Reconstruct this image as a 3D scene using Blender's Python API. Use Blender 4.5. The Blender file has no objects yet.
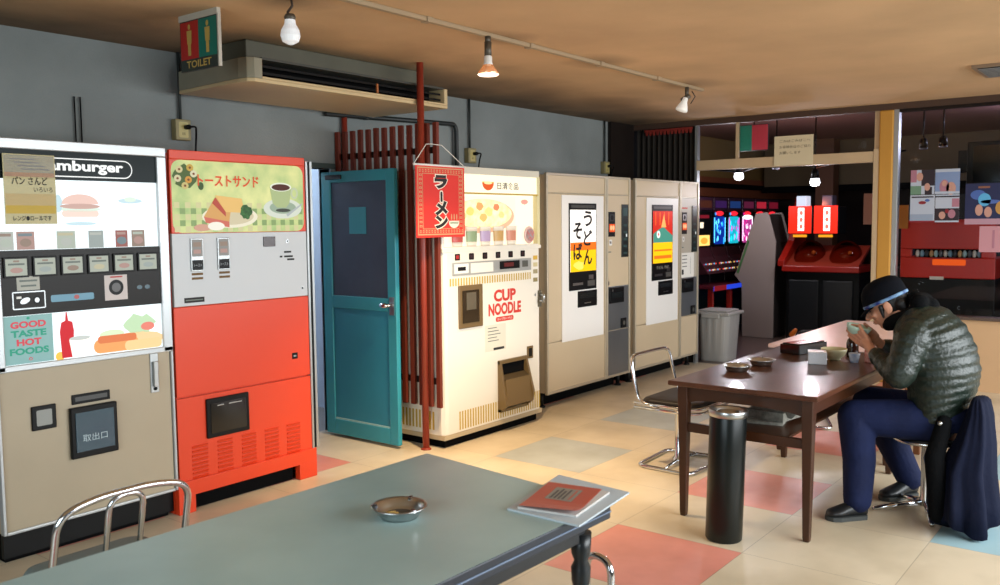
import bpy, math, random
from mathutils import Vector, Matrix
random.seed(7)
SC = bpy.context.scene
COL = SC.collection
PI = math.pi

# ------------------------------------------------------------------ camera
CAM_POS = Vector((0, 0, 1.46))
F_PX = 883.5
yaw, pit, rol = [math.radians(a) for a in (37.969, -4.573, -0.557)]
fw = Vector((math.cos(yaw)*math.cos(pit), math.sin(yaw)*math.cos(pit), math.sin(pit)))
rt0 = Vector((math.sin(yaw), -math.cos(yaw), 0)); up0 = rt0.cross(fw)
rt = math.cos(rol)*rt0 + math.sin(rol)*up0
up = -math.sin(rol)*rt0 + math.cos(rol)*up0
cd = bpy.data.cameras.new('camera'); cam = bpy.data.objects.new('camera', cd); COL.objects.link(cam)
cam.matrix_world = Matrix(((rt.x, up.x, -fw.x, 0), (rt.y, up.y, -fw.y, 0), (rt.z, up.z, -fw.z, 1.46), (0, 0, 0, 1)))
cd.sensor_width = 36; cd.lens = F_PX*36/1000; cd.clip_start = .05; cd.clip_end = 100
cd.dof.use_dof = True; cd.dof.focus_distance = 5.0; cd.dof.aperture_fstop = 5.0
SC.camera = cam

# ------------------------------------------------------------------ world, exposure, daylight
SC.view_settings.view_transform = 'Standard'; SC.view_settings.look = 'None'
SC.view_settings.gamma = 1; SC.view_settings.use_curve_mapping = False
SC.view_settings.exposure = 0.0
w = bpy.data.worlds.new('world'); SC.world = w; w.use_nodes = True
bg = w.node_tree.nodes['Background']; bg.inputs[0].default_value = (.55, .75, 1, 1); bg.inputs[1].default_value = .5

def light(name, kind, loc, energy, color, target=None, size=.1, size_y=None, spot=None, blend=.5):
    d = bpy.data.lights.new(name, kind); o = bpy.data.objects.new(name, d); COL.objects.link(o)
    o.location = loc; d.energy = energy; d.color = color
    if kind == 'AREA':
        d.size = size
        if size_y: d.shape = 'RECTANGLE'; d.size_y = size_y
    else: d.shadow_soft_size = size
    if spot: d.spot_size = math.radians(spot); d.spot_blend = blend
    if target is not None:
        o.rotation_euler = (Vector(target)-Vector(loc)).to_track_quat('-Z', 'Y').to_euler()
    return o
# daylight entering through the street windows behind the camera
light('window_daylight', 'AREA', (4.9, -1.75, 1.45), 215, (.93, .98, 1.0), (5.0, 1.8, -.4), 6.6, 1.5).data.spread = math.radians(130)
light('side_window_daylight', 'AREA', (-1.75, 1.4, 1.45), 52, (.80, .94, 1.0), (.8, 2.2, .2), 2.6, 1.5).data.spread = math.radians(130)

# ------------------------------------------------------------------ materials
def lin(h):
    h = h.lstrip('#'); o = []
    for i in (0, 2, 4):
        c = int(h[i:i+2], 16)/255
        o.append(c/12.92 if c <= .04045 else ((c+.055)/1.055)**2.4)
    return (*o, 1)
MATS = {}
def mat(name, hexc, rough=.5, metal=0, var=0., vscale=4, bump=0., bscale=60, emit=0., spec=.5, coat=0., stretch=None, hex2=None, emit_hex=None):
    if name in MATS: return MATS[name]
    m = bpy.data.materials.new(name); m.use_nodes = True; MATS[name] = m
    nt = m.node_tree; N = nt.nodes; L = nt.links; b = N['Principled BSDF']
    b.inputs['Base Color'].default_value = lin(hexc); b.inputs['Roughness'].default_value = rough
    b.inputs['Metallic'].default_value = metal; b.inputs['Specular IOR Level'].default_value = spec
    b.inputs['Coat Weight'].default_value = coat
    if emit:
        b.inputs['Emission Color'].default_value = lin(emit_hex or hexc); b.inputs['Emission Strength'].default_value = emit
    if var or bump:
        tc = N.new('ShaderNodeTexCoord'); mp = N.new('ShaderNodeMapping'); L.new(tc.outputs['Object'], mp.inputs['Vector'])
        if stretch: mp.inputs['Scale'].default_value = stretch
    if var:
        n = N.new('ShaderNodeTexNoise'); n.inputs['Scale'].default_value = vscale; n.inputs['Detail'].default_value = 6
        L.new(mp.outputs[0], n.inputs['Vector'])
        r = N.new('ShaderNodeValToRGB'); c = lin(hexc); c2 = lin(hex2) if hex2 else tuple(x*(1-var) for x in c[:3])+(1,)
        r.color_ramp.elements[0].color = c2; r.color_ramp.elements[0].position = .32
        r.color_ramp.elements[1].color = c if hex2 else tuple(min(1, x*(1+var*.5)) for x in c[:3])+(1,); r.color_ramp.elements[1].position = .68
        L.new(n.outputs['Fac'], r.inputs[0]); L.new(r.outputs[0], b.inputs['Base Color'])
        if emit: L.new(r.outputs[0], b.inputs['Emission Color'])
    if bump:
        n2 = N.new('ShaderNodeTexNoise'); n2.inputs['Scale'].default_value = bscale; n2.inputs['Detail'].default_value = 4
        L.new(mp.outputs[0], n2.inputs['Vector'])
        bp = N.new('ShaderNodeBump'); bp.inputs['Strength'].default_value = bump; bp.inputs['Distance'].default_value = .01
        L.new(n2.outputs['Fac'], bp.inputs['Height']); L.new(bp.outputs[0], b.inputs['Normal'])
    return m
def glassmat(name, tint=(1, 1, 1, 1), gloss=.08):
    m = bpy.data.materials.new(name); m.use_nodes = True; nt = m.node_tree; N = nt.nodes; L = nt.links
    N.clear(); o = N.new('ShaderNodeOutputMaterial'); t = N.new('ShaderNodeBsdfTransparent'); t.inputs[0].default_value = tint
    g = N.new('ShaderNodeBsdfGlossy'); g.inputs['Roughness'].default_value = .03
    fr = N.new('ShaderNodeFresnel'); fr.inputs[0].default_value = 1.3 if 'dome' not in name else 1.12
    mx = N.new('ShaderNodeMixShader'); L.new(fr.outputs[0], mx.inputs[0]); L.new(t.outputs[0], mx.inputs[1]); L.new(g.outputs[0], mx.inputs[2])
    L.new(mx.outputs[0], o.inputs[0]); MATS[name] = m; return m

M = dict(
 wall=mat('plaster_wall', '#838886', .9, var=.20, vscale=1.4, bump=.35, bscale=90),
 ceil=mat('stained_ceiling', '#cba67c', .85, var=.14, vscale=1.3, bump=.1, bscale=60),
 darkwood=mat('dark_wood_trim', '#1f1713', .6, spec=.2, var=.2, vscale=6),
 chrome=mat('chrome', '#d4d6da', .14, 1),
 steel=mat('brushed_steel', '#b4b6b6', .3, 1),
 alum=mat('aluminium_trim', '#aeb2b3', .38, .8),
 black=mat('black_plastic', '#0b0c0d', .38, spec=.2),
 matblack=mat('matt_black', '#070708', .9, spec=.1),
 white=mat('white_plastic', '#e2e0da', .4),
 paper=mat('paper', '#dfdcd2', .8),
 rubber=mat('rubber', '#141414', .8),
)
# ------------------------------------------------------------------ mesh builder
ORG = {}
def org(o): return ORG.get(o.name, Vector((0, 0, 0)))
class MB:
    def __init__(s): s.v = []; s.f = []; s.mi = []; s.sm = []; s.mats = []
    def m(s, m):
        if m not in s.mats: s.mats.append(m)
        return s.mats.index(m)
    def add(s, vs, fs, m, smooth=False):
        k = len(s.v); s.v += [tuple(p) for p in vs]; i = s.m(m)
        for f in fs: s.f.append(tuple(a+k for a in f)); s.mi.append(i); s.sm.append(smooth)
    def box(s, x0, x1, y0, y1, z0, z1, m, rz=0, mats=None):
        c = ((x0+x1)/2, (y0+y1)/2); vs = []
        for z in (z0, z1):
            for x, y in ((x0, y0), (x1, y0), (x1, y1), (x0, y1)):
                if rz:
                    dx, dy = x-c[0], y-c[1]; x, y = c[0]+dx*math.cos(rz)-dy*math.sin(rz), c[1]+dx*math.sin(rz)+dy*math.cos(rz)
                vs.append((x, y, z))
        s.add(vs, [(3, 2, 1, 0), (4, 5, 6, 7), (0, 1, 5, 4), (1, 2, 6, 5), (2, 3, 7, 6), (3, 0, 4, 7)], m); return s
    def poly(s, pts, m): s.add(pts, [tuple(range(len(pts)))], m); return s
    def prism(s, pts, d, m, smooth=False):
        d = Vector(d); n = len(pts); a = [Vector(p) for p in pts]; b = [p+d for p in a]
        nrm = Vector((0, 0, 0))
        for i in range(n): nrm += a[i].cross(a[(i+1) % n])
        flip = nrm.dot(d) > 0
        f0 = tuple(range(n)); f1 = tuple(range(n, 2*n))
        fs = [tuple(reversed(f0)) if flip else f0, f1 if flip else tuple(reversed(f1))]
        s.add(a+b, fs, m, False)
        k = len(s.v)-2*n; i0 = s.m(m)
        for i in range(n):
            j = (i+1) % n; q = (k+i, k+j, k+n+j, k+n+i)
            s.f.append(q if flip else tuple(reversed(q))); s.mi.append(i0); s.sm.append(smooth)
        return s
    def rings(s, R, m, closed=False, caps=True, smooth=True):
        n = len(R[0]); vs = [p for r in R for p in r]; fs = []
        K = len(R)
        for i in range(K if closed else K-1):
            a = i*n; b = ((i+1) % K)*n
            for j in range(n):
                k = (j+1) % n; fs.append((a+j, a+k, b+k, b+j))
        if caps and not closed: fs.append(tuple(reversed(range(n)))); fs.append(tuple(range((K-1)*n, K*n)))
        s.add(vs, fs, m, smooth); return s
    def tube(s, path, r, m, n=10, closed=False, round_=0):
        P = [Vector(p) for p in path]
        if round_: P = fillet(P, round_, closed)
        K = len(P); rs = r if isinstance(r, (list, tuple)) else [r]*K
        T = []
        for i in range(K):
            a = P[(i-1) % K] if (closed or i > 0) else P[i]; b = P[(i+1) % K] if (closed or i < K-1) else P[i]
            T.append((b-a).normalized())
        u = T[0].orthogonal().normalized(); R = []
        for i in range(K):
            u = (u-T[i]*u.dot(T[i])); u = u.normalized() if u.length > 1e-6 else T[i].orthogonal().normalized()
            v = T[i].cross(u)
            R.append([P[i]+rs[i]*(math.cos(2*PI*j/n)*u+math.sin(2*PI*j/n)*v) for j in range(n)])
        return s.rings(R, m, closed)
    def lathe(s, prof, c, m, n=28, axis=None, smooth=True):
        c = Vector(c); A = Vector(axis).normalized() if axis else Vector((0, 0, 1))
        u = A.orthogonal().normalized() if axis else Vector((1, 0, 0)); v = A.cross(u)
        R = [[c+A*z+max(r, 1e-4)*(math.cos(2*PI*j/n)*u+math.sin(2*PI*j/n)*v) for j in range(n)] for r, z in prof]
        return s.rings(R, m, smooth=smooth)
    def cyl(s, p0, p1, r, m, n=16, r1=None):
        p0 = Vector(p0); p1 = Vector(p1); A = p1-p0
        return s.lathe([(r, 0), (r if r1 is None else r1, A.length)], p0, m, n, A)
    def ell(s, c, r, m, ax=None, nu=20, nv=12):
        c = Vector(c); X, Y, Z = ax if ax else (Vector((1, 0, 0)), Vector((0, 1, 0)), Vector((0, 0, 1)))
        R = []
        for i in range(nv+1):
            t = PI*(i/nv)-PI/2; cr = max(math.cos(t), 1e-3); sr = math.sin(t)
            R.append([c+X*r[0]*cr*math.cos(2*PI*j/nu)+Y*r[1]*cr*math.sin(2*PI*j/nu)+Z*r[2]*sr for j in range(nu)])
        return s.rings(R, m)
    def limb(s, pts, rad, m, n=14):
        """chain of overlapping tapered capsules, closed"""
        P = [Vector(p) for p in pts]
        for i in range(len(P)-1):
            s.cap(P[i], P[i+1], rad[i], rad[i+1], m, n)
        return s
    def cap(s, a, b, ra, rb, m, n=14):
        a = Vector(a); b = Vector(b); A = b-a; L = A.length
        prof = [(ra*math.sin(t*PI/10), -ra*math.cos(t*PI/10)) for t in range(0, 6)]
        prof += [(rb*math.cos(t*PI/10), L+rb*math.sin(t*PI/10)) for t in range(0, 6)]
        return s.lathe(prof, a, m, n, A)
    def loft(s, secs, m, n=28, caps=True):
        """secs: (centre, ru, rv, U, V[, power])"""
        R = []
        for c, ru, rv, U, V in secs:
            c = Vector(c); U = Vector(U).normalized(); V = Vector(V).normalized()
            R.append([c+U*ru*math.cos(2*PI*j/n)+V*rv*math.sin(2*PI*j/n) for j in range(n)])
        return s.rings(R, m, caps=caps)
    def build(s, name, parent=None, bevel=0, seg=2, solid=0, remesh=0, smooth_it=0, subsurf=0):
        me = bpy.data.meshes.new(name); o0 = org(parent) if parent else Vector((0, 0, 0))
        loc = None
        if parent is None and name in KEEP_ORIGIN or parent is not None: base = o0
        else:
            xs = [p[0] for p in s.v]; ys = [p[1] for p in s.v]; zs = [p[2] for p in s.v]
            base = Vector(((min(xs)+max(xs))/2, (min(ys)+max(ys))/2, min(zs))); loc = base
        me.from_pydata([tuple(Vector(p)-base) for p in s.v], [], s.f)
        for m in s.mats: me.materials.append(m)
        me.polygons.foreach_set('material_index', s.mi); me.polygons.foreach_set('use_smooth', s.sm); me.update()
        o = bpy.data.objects.new(name, me); COL.objects.link(o)
        if parent: o.parent = parent
        if loc is not None: o.location = loc
        ORG[o.name] = Vector(base)
        if bevel:
            b = o.modifiers.new('bevel', 'BEVEL'); b.width = bevel; b.segments = seg; b.limit_method = 'ANGLE'; b.angle_limit = math.radians(40)
        if remesh:
            r = o.modifiers.new('remesh', 'REMESH'); r.mode = 'VOXEL'; r.voxel_size = remesh; r.use_smooth_shade = True
        if smooth_it:
            r = o.modifiers.new('smooth', 'SMOOTH'); r.iterations = smooth_it; r.factor = .5
        if solid:
            r = o.modifiers.new('solid', 'SOLIDIFY'); r.thickness = solid
        if subsurf:
            r = o.modifiers.new('sub', 'SUBSURF'); r.levels = subsurf; r.render_levels = subsurf
        return o
KEEP_ORIGIN = {'floor'}
def fillet(P, r, closed=False):
    out = []; K = len(P)
    for i in range(K):
        if not closed and i in (0, K-1): out.append(P[i]); continue
        a, b, c = P[i-1], P[i], P[(i+1) % K]; d0 = (a-b); d1 = (c-b); q = min(r, d0.length*.49, d1.length*.49)
        p0 = b+d0.normalized()*q; p1 = b+d1.normalized()*q
        for t in range(7):
            t /= 6; out.append((1-t)**2*p0+2*t*(1-t)*b+t*t*p1)
    return out
def tag(o, label=None, cat=None, group=None, kind=None):
    if label: o['label'] = label
    if cat: o['category'] = cat
    if group: o['group'] = group
    if kind: o['kind'] = kind
    return o
def thing(name, loc, label, cat, group=None):
    o = bpy.data.objects.new(name, None); o.empty_display_size = .1; COL.objects.link(o); o.location = loc
    ORG[o.name] = Vector(loc); return tag(o, label, cat, group)
def struct(o): o['kind'] = 'structure'; return o
def kids(o): return [c for c in bpy.data.objects if c.parent == o]
def dup(o, loc, rz=None, label=None, parent=None):
    c = o.copy(); COL.objects.link(c)
    if parent is not None: c.parent = parent
    if loc is not None: c.location = loc
    if rz is not None: c.rotation_euler[2] = rz
    if label: c['label'] = label
    for ch in kids(o):
        if ch is not c: dup(ch, None, None, None, c)
    return c
# ------------------------------------------------------------------ flat artwork on a plane
_TX = {}
def text_mesh(body, bold=0.):
    k = (body, bold)
    if k in _TX: return _TX[k]
    c = bpy.data.curves.new('t', 'FONT'); c.body = body; c.resolution_u = 3; c.offset = bold; c.fill_mode = 'FRONT'
    o = bpy.data.objects.new('t', c); me = bpy.data.meshes.new_from_object(o)
    vs = [(v.co.x, v.co.y) for v in me.vertices]; fs = [tuple(p.vertices) for p in me.polygons]
    bpy.data.objects.remove(o); bpy.data.curves.remove(c); bpy.data.meshes.remove(me)
    x0 = min(v[0] for v in vs); x1 = max(v[0] for v in vs); y0 = min(v[1] for v in vs); y1 = max(v[1] for v in vs)
    vs = [((x-x0)/(x1-x0), (y-y0)/(y1-y0)) for x, y in vs]
    _TX[k] = (vs, fs, (x1-x0)/(y1-y0)); return _TX[k]
class Pl:
    """plane with origin o, axes U,V and outward normal N; layers are stacked along N"""
    def __init__(s, mb, o, U, V, N, step=.0007):
        s.mb = mb; s.o = Vector(o); s.U = Vector(U); s.V = Vector(V); s.N = Vector(N); s.st = step
    def P(s, u, v, l=0): return s.o+s.U*u+s.V*v+s.N*(l*s.st)
    def poly(s, pts, m, l=1):
        a = [s.P(u, v, l) for u, v in pts]; n = Vector((0, 0, 0))
        for i in range(len(a)): n += (a[i]-a[0]).cross(a[(i+1) % len(a)]-a[0])
        if n.dot(s.N) < 0: a.reverse()
        s.mb.poly(a, m); return s
    def rect(s, u0, u1, v0, v1, m, l=1): return s.poly([(u0, v0), (u1, v0), (u1, v1), (u0, v1)], m, l)
    def ell(s, u, v, a, b, m, l=1, n=24, rot=0, t0=0, t1=2*PI):
        pts = []
        for i in range(n):
            t = t0+(t1-t0)*i/(n if abs(t1-t0-2*PI) < 1e-6 else n-1); x, y = a*math.cos(t), b*math.sin(t)
            pts.append((u+x*math.cos(rot)-y*math.sin(rot), v+x*math.sin(rot)+y*math.cos(rot)))
        return s.poly(pts, m, l)
    def rrect(s, u0, u1, v0, v1, r, m, l=1, corners=(1, 1, 1, 1)):
        pts = []
        for (cx, cy, a0, on) in ((u1-r, v1-r, 0, corners[0]), (u0+r, v1-r, PI/2, corners[1]), (u0+r, v0+r, PI, corners[2]), (u1-r, v0+r, 1.5*PI, corners[3])):
            if on: pts += [(cx+r*math.cos(a0+t*PI/10), cy+r*math.sin(a0+t*PI/10)) for t in range(6)]
            else: pts.append((cx+r*(1 if math.cos(a0+.1) > 0 else -1), cy+r*(1 if math.sin(a0+.1) > 0 else -1)))
        return s.poly(pts, m, l)
    def text(s, body, u, v, h, m, l=2, w=None, bold=0., center=False):
        vs, fs, asp = text_mesh(body, bold); w = w or asp*h
        if center: u -= w/2
        pts = [s.P(u+x*w, v+y*h, l) for x, y in vs]
        a, b, c = [pts[i] for i in fs[0][:3]]
        if (b-a).cross(c-a).dot(s.N) < 0: fs = [tuple(reversed(f)) for f in fs]
        s.mb.add(pts, fs, m); return s
    def blob(s, u, v, a, b, m, l=1, n=16, j=.2, seed=0):
        rr = random.Random(seed); s.poly([(u+a*math.cos(2*PI*i/n)*(1-j*rr.random()), v+b*math.sin(2*PI*i/n)*(1-j*rr.random())) for i in range(n)], m, l); return s
def front(mb, y, step=.0007): return Pl(mb, (0, y, 0), (1, 0, 0), (0, 0, 1), (0, -1, 0), step)
def facex(mb, x, step=.0007): return Pl(mb, (x, 0, 0), (0, 1, 0), (0, 0, 1), (-1, 0, 0), step)
def lit(name, h, e, **k):
    """backlit translucent print or lamp surface: little diffuse reflection of its own, the glow comes from inside"""
    if name in MATS: return MATS[name]
    m = mat(name, h, .35, emit=e, **k); b = m.node_tree.nodes['Principled BSDF']; b.inputs['Specular IOR Level'].default_value = .2
    if not b.inputs['Base Color'].is_linked: b.inputs['Base Color'].default_value = tuple(c*.22 for c in lin(h)[:3])+(1,)
    return m

# ================================================================== THE ROOM
ZC = 2.455; XP = 8.25; YB = 4.68
def tilemat(name, h1, h2, rough=.33, g=.625):
    m = bpy.data.materials.new(name); m.use_nodes = True; nt = m.node_tree; N = nt.nodes; L = nt.links; b = N['Principled BSDF']
    tc = N.new('ShaderNodeTexCoord'); mp = N.new('ShaderNodeMapping'); mp.inputs['Location'].default_value = (-3.0, -1.495, 0)
    L.new(tc.outputs['Object'], mp.inputs['Vector'])
    bt = N.new('ShaderNodeTexBrick'); bt.offset = 0; bt.inputs['Scale'].default_value = 1; bt.inputs['Brick Width'].default_value = g
    bt.inputs['Row Height'].default_value = g; bt.inputs['Mortar Size'].default_value = .0018; bt.inputs['Mortar Smooth'].default_value = .3
    bt.inputs['Color1'].default_value = lin(h1); bt.inputs['Color2'].default_value = lin(h2)
    bt.inputs['Mortar'].default_value = tuple(x*.62 for x in lin(h2)[:3])+(1,)
    L.new(mp.outputs[0], bt.inputs['Vector'])
    n = N.new('ShaderNodeTexNoise'); n.inputs['Scale'].default_value = 2.3; n.inputs['Detail'].default_value = 8; L.new(tc.outputs['Object'], n.inputs['Vector'])
    r = N.new('ShaderNodeValToRGB'); r.color_ramp.elements[0].color = (.70, .67, .62, 1); r.color_ramp.elements[0].position = .35
    r.color_ramp.elements[1].color = (1, 1, 1, 1); r.color_ramp.elements[1].position = .62
    L.new(n.outputs['Fac'], r.inputs[0])
    mx = N.new('ShaderNodeMix'); mx.data_type = 'RGBA'; mx.blend_type = 'MULTIPLY'; mx.inputs[0].default_value = .7
    L.new(bt.outputs['Color'], mx.inputs[6]); L.new(r.outputs[0], mx.inputs[7]); L.new(mx.outputs[2], b.inputs['Base Color'])
    b.inputs['Roughness'].default_value = rough
    n2 = N.new('ShaderNodeTexNoise'); n2.inputs['Scale'].default_value = 7; L.new(tc.outputs['Object'], n2.inputs['Vector'])
    mr = N.new('ShaderNodeMapRange'); mr.inputs[3].default_value = rough-.1; mr.inputs[4].default_value = rough+.16
    L.new(n2.outputs['Fac'], mr.inputs[0]); L.new(mr.outputs[0], b.inputs['Roughness'])
    return m
F_cream = tilemat('floor_tile_cream', '#d2c3a8', '#cabaa0')
F_pink = tilemat('floor_tile_pink', '#da8f7e', '#d68b7a')
F_grey = tilemat('floor_tile_grey', '#b3b8b6', '#afb4b2')
F_blue = tilemat('floor_tile_blue', '#9dbcc4', '#99b8c0')
mb = MB(); G = .625
for i in range(-8, 9):
    for j in range(-5, 6):
        x0 = 3.0+i*G; y0 = 1.495+j*G; x1 = min(x0+G, XP+.1); y1 = min(y0+G, YB+.1); x0 = max(x0, -1.7); y0 = max(y0, -1.7)
        if x1 <= x0 or y1 <= y0: continue
        m = F_cream
        if i % 2 == 0 and j % 2 == 0: m = {0: F_pink, 2: F_grey, -2: F_blue, 4: F_pink, -4: F_grey}[j]
        mb.poly([(x0, y0, 0), (x1, y0, 0), (x1, y1, 0), (x0, y1, 0)], m)
arcfloor = mat('arcade_floor', '#5b4a44', .3, var=.15, vscale=3)
mb.poly([(XP+.1, -1.7, 0), (15, -1.7, 0), (15, 7.2, 0), (XP+.1, 7.2, 0)], arcfloor)
mb.poly([(2.6, YB+.1, 0), (4.9, YB+.1, 0), (4.9, 6.6, 0), (2.6, 6.6, 0)], mat('toilet_floor', '#9a948c', .5))
mb.box(-1.8, 15, -1.8, 7.2, -.12, -.02, M['darkwood'])
struct(mb.build('floor'))
def ceiling_darkening(m):
    """darker tone mixed into the ceiling colour: a ragged strip along the back wall and smudges at the lamp mounts"""
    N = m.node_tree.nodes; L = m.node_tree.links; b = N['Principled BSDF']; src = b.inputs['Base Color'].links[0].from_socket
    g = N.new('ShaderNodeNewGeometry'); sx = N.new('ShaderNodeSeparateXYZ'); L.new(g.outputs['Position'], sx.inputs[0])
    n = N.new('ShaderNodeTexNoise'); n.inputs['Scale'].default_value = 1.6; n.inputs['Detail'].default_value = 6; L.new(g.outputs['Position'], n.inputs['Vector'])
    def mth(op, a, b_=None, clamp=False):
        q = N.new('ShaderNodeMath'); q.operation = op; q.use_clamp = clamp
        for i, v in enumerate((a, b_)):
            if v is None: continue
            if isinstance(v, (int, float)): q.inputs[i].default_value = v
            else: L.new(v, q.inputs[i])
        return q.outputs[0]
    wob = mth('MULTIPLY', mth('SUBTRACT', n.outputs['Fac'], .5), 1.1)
    strip = mth('MULTIPLY', mth('SUBTRACT', mth('ADD', sx.outputs['Y'], wob), 3.55), .95, True)  # ceiling colour gets darker towards the back wall, with a ragged edge
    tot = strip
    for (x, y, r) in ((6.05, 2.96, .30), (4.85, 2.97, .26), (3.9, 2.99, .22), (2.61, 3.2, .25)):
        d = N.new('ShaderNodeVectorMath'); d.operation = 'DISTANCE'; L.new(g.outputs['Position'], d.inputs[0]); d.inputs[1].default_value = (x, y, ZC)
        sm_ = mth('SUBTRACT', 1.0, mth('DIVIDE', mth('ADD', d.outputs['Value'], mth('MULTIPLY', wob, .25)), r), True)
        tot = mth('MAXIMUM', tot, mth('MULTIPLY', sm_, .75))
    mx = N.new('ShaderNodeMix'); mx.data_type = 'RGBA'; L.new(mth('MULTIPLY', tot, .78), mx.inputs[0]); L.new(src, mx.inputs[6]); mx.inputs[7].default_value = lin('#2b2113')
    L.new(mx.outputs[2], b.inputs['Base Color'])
ceiling_darkening(M['ceil'])
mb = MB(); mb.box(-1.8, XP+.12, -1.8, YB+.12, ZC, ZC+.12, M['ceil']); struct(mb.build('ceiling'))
# back wall with the opening of the open blue door
OX0, OX1, OZ = 3.32, 4.10, 1.835
mb = MB()
mb.box(-1.7, OX0, YB, YB+.1, 0, ZC, M['wall']); mb.box(OX1, XP, YB, YB+.1, 0, ZC, M['wall']); mb.box(OX0, OX1, YB, YB+.1, OZ, ZC, M['wall'])
struct(mb.build('wall_back'))
mb = MB(); mb.box(-1.8, -1.7, 2.9, YB, 0, ZC, M['wall']); mb.box(-1.8, -1.7, -1.7, -.1, 0, ZC, M['wall'])
mb.box(-1.8, -1.7, -.1, 2.9, 0, .7, M['wall']); mb.box(-1.8, -1.7, -.1, 2.9, 2.2, ZC, M['wall']); struct(mb.build('wall_left'))
mb = MB(); mb.box(-1.8, XP, -1.8, -1.7, 0, .7, M['wall']); mb.box(-1.8, XP, -1.8, -1.7, 2.2, ZC, M['wall'])
mb.box(-1.8, -.2, -1.8, -1.7, .7, 2.2, M['wall']); mb.box(8.2, XP, -1.8, -1.7, .7, 2.2, M['wall']); struct(mb.build('wall_front'))
# small lit toilet room behind the open door
tw = mat('toilet_wall', '#c3d2e2', .8)
mb = MB(); mb.box(2.6, 4.9, 6.6, 6.7, 0, 2.4, tw); mb.box(2.5, 2.6, YB+.1, 6.6, 0, 2.4, tw); mb.box(4.9, 5.0, YB+.1, 6.6, 0, 2.4, tw); mb.box(2.6, 4.9, YB+.1, 6.6, 2.4, 2.5, tw)
mb.box(4.6, 4.9, YB+.102, 6.0, .0, 2.4, tw)
struct(mb.build('wall_toilet'))
light('toilet_room_fill', 'POINT', (3.7, 5.6, 2.1), 26, (.85, .92, 1), size=.12)  # unseen point light added so the toilet room looks lit
# door frame
dfm = mat('door_frame_paint', '#3c4a48', .6)
mb = MB(); mb.box(OX0-.03, OX0, YB-.015, YB+.115, 0, OZ, dfm); mb.box(OX0-.03, OX1+.05, YB-.015, YB+.115, OZ, OZ+.035, dfm)
mb.box(OX1, OX1+.012, YB-.01, YB+.11, 0, OZ, mat('door_jamb_paint', '#9fb0bd', .6))
struct(mb.build('trim_1', bevel=.003))
# dark corner post and dark accordion shutter above the vending machines
mb = MB(); mb.box(7.79, XP, YB-.04, YB, 0, ZC, M['darkwood']); struct(mb.build('trim_2'))
shm = mat('shutter_vinyl', '#241e17', .65, spec=.2, var=.12, vscale=5)
mb = MB(); y = 3.955; k = 0
pts = []
while y <= YB-.04:
    pts.append((XP+.055+(.018 if k % 2 else -.018), y)); y += .03; k += 1
for (xa, ya), (xb, yb) in zip(pts, pts[1:]): mb.prism([(xa, ya, 0), (xa+.006, ya, 0), (xb+.006, yb, 0), (xb, yb, 0)], (0, 0, 2.40), shm)
mb.box(XP+.02, XP+.08, 3.93, 3.955, 0, 2.42, M['alum'])
tag(mb.build('accordion_partition'), 'dark brown folding accordion curtain closed behind the two noodle machines', 'partition')
mb = MB(); rg = mat('red_fringe', '#8c2418', .7)
mb.box(XP+.012, XP+.018, 3.98, 4.52, 2.372, 2.392, rg)
for k in range(13): mb.prism([(XP+.012, 3.985+k*.041, 2.372), (XP+.012, 4.018+k*.041, 2.372), (XP+.012, 4.012+k*.041, 2.335), (XP+.012, 3.992+k*.041, 2.335)], (.006, 0, 0), rg)
tag(mb.build('paper_fringe'), 'red paper fringe hanging along the top of the dark accordion curtain', 'decoration')
# ceiling beam of the partition wall, header, pillar, window frame
cream = mat('cream_paint', '#c9b08c', .55, var=.05, vscale=3)
yel = mat('yellow_pillar_paint', '#c8923a', .55, var=.07, vscale=2)
mb = MB(); mb.box(XP, XP+.1, -1.7, YB, 2.40, ZC, mat('beam_paint', '#4a3427', .6)); struct(mb.build('trim_3'))
mb = MB(); mb.box(XP, XP+.09, 2.235, 3.93, 1.955, 2.05, cream); mb.box(XP-.005, XP+.09, 2.19, 2.235, 0, 2.07, cream); struct(mb.build('trim_4', bevel=.004))
mb = MB(); mb.box(XP-.01, XP+.10, 2.072, 2.19, 0, 2.40, yel); struct(mb.build('trim_5', bevel=.012))
mb = MB(); mb.box(XP, XP+.08, 2.03, 2.072, 0, 2.40, M['alum']); mb.box(XP, XP+.08, -1.7, 2.03, 2.375, 2.40, M['darkwood']); mb.box(XP, XP+.08, -.45, -.40, .62, 2.40, M['alum']); struct(mb.build('trim_6', bevel=.003))
lw = mat('low_wall_paint', '#d3ae85', .7, var=.06, vscale=2)
mb = MB(); mb.box(XP, XP+.1, -1.7, 2.03, 0, .60, lw); struct(mb.build('wall_partition'))
mb = MB(); mb.box(XP-.03, XP+.12, -1.7, 2.03, .60, .625, mat('sill_paint', '#5a4a42', .4)); struct(mb.build('trim_7', bevel=.003))
gl = glassmat('window_glass')
mb = MB(); mb.box(XP+.04, XP+.048, -1.7, 2.03, .625, 2.375, gl); struct(mb.build('window_1'))
mb = MB(); mb.box(XP+.04, XP+.048, 2.235, 3.93, 2.05, 2.40, gl); struct(mb.build('window_2'))
mb = MB(); mb.box(XP+.03, XP+.06, 3.50, 3.53, 2.05, 2.40, cream); mb.box(XP+.02, XP+.08, 2.19, 2.235, 2.07, 2.40, cream); struct(mb.build('trim_8'))

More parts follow.
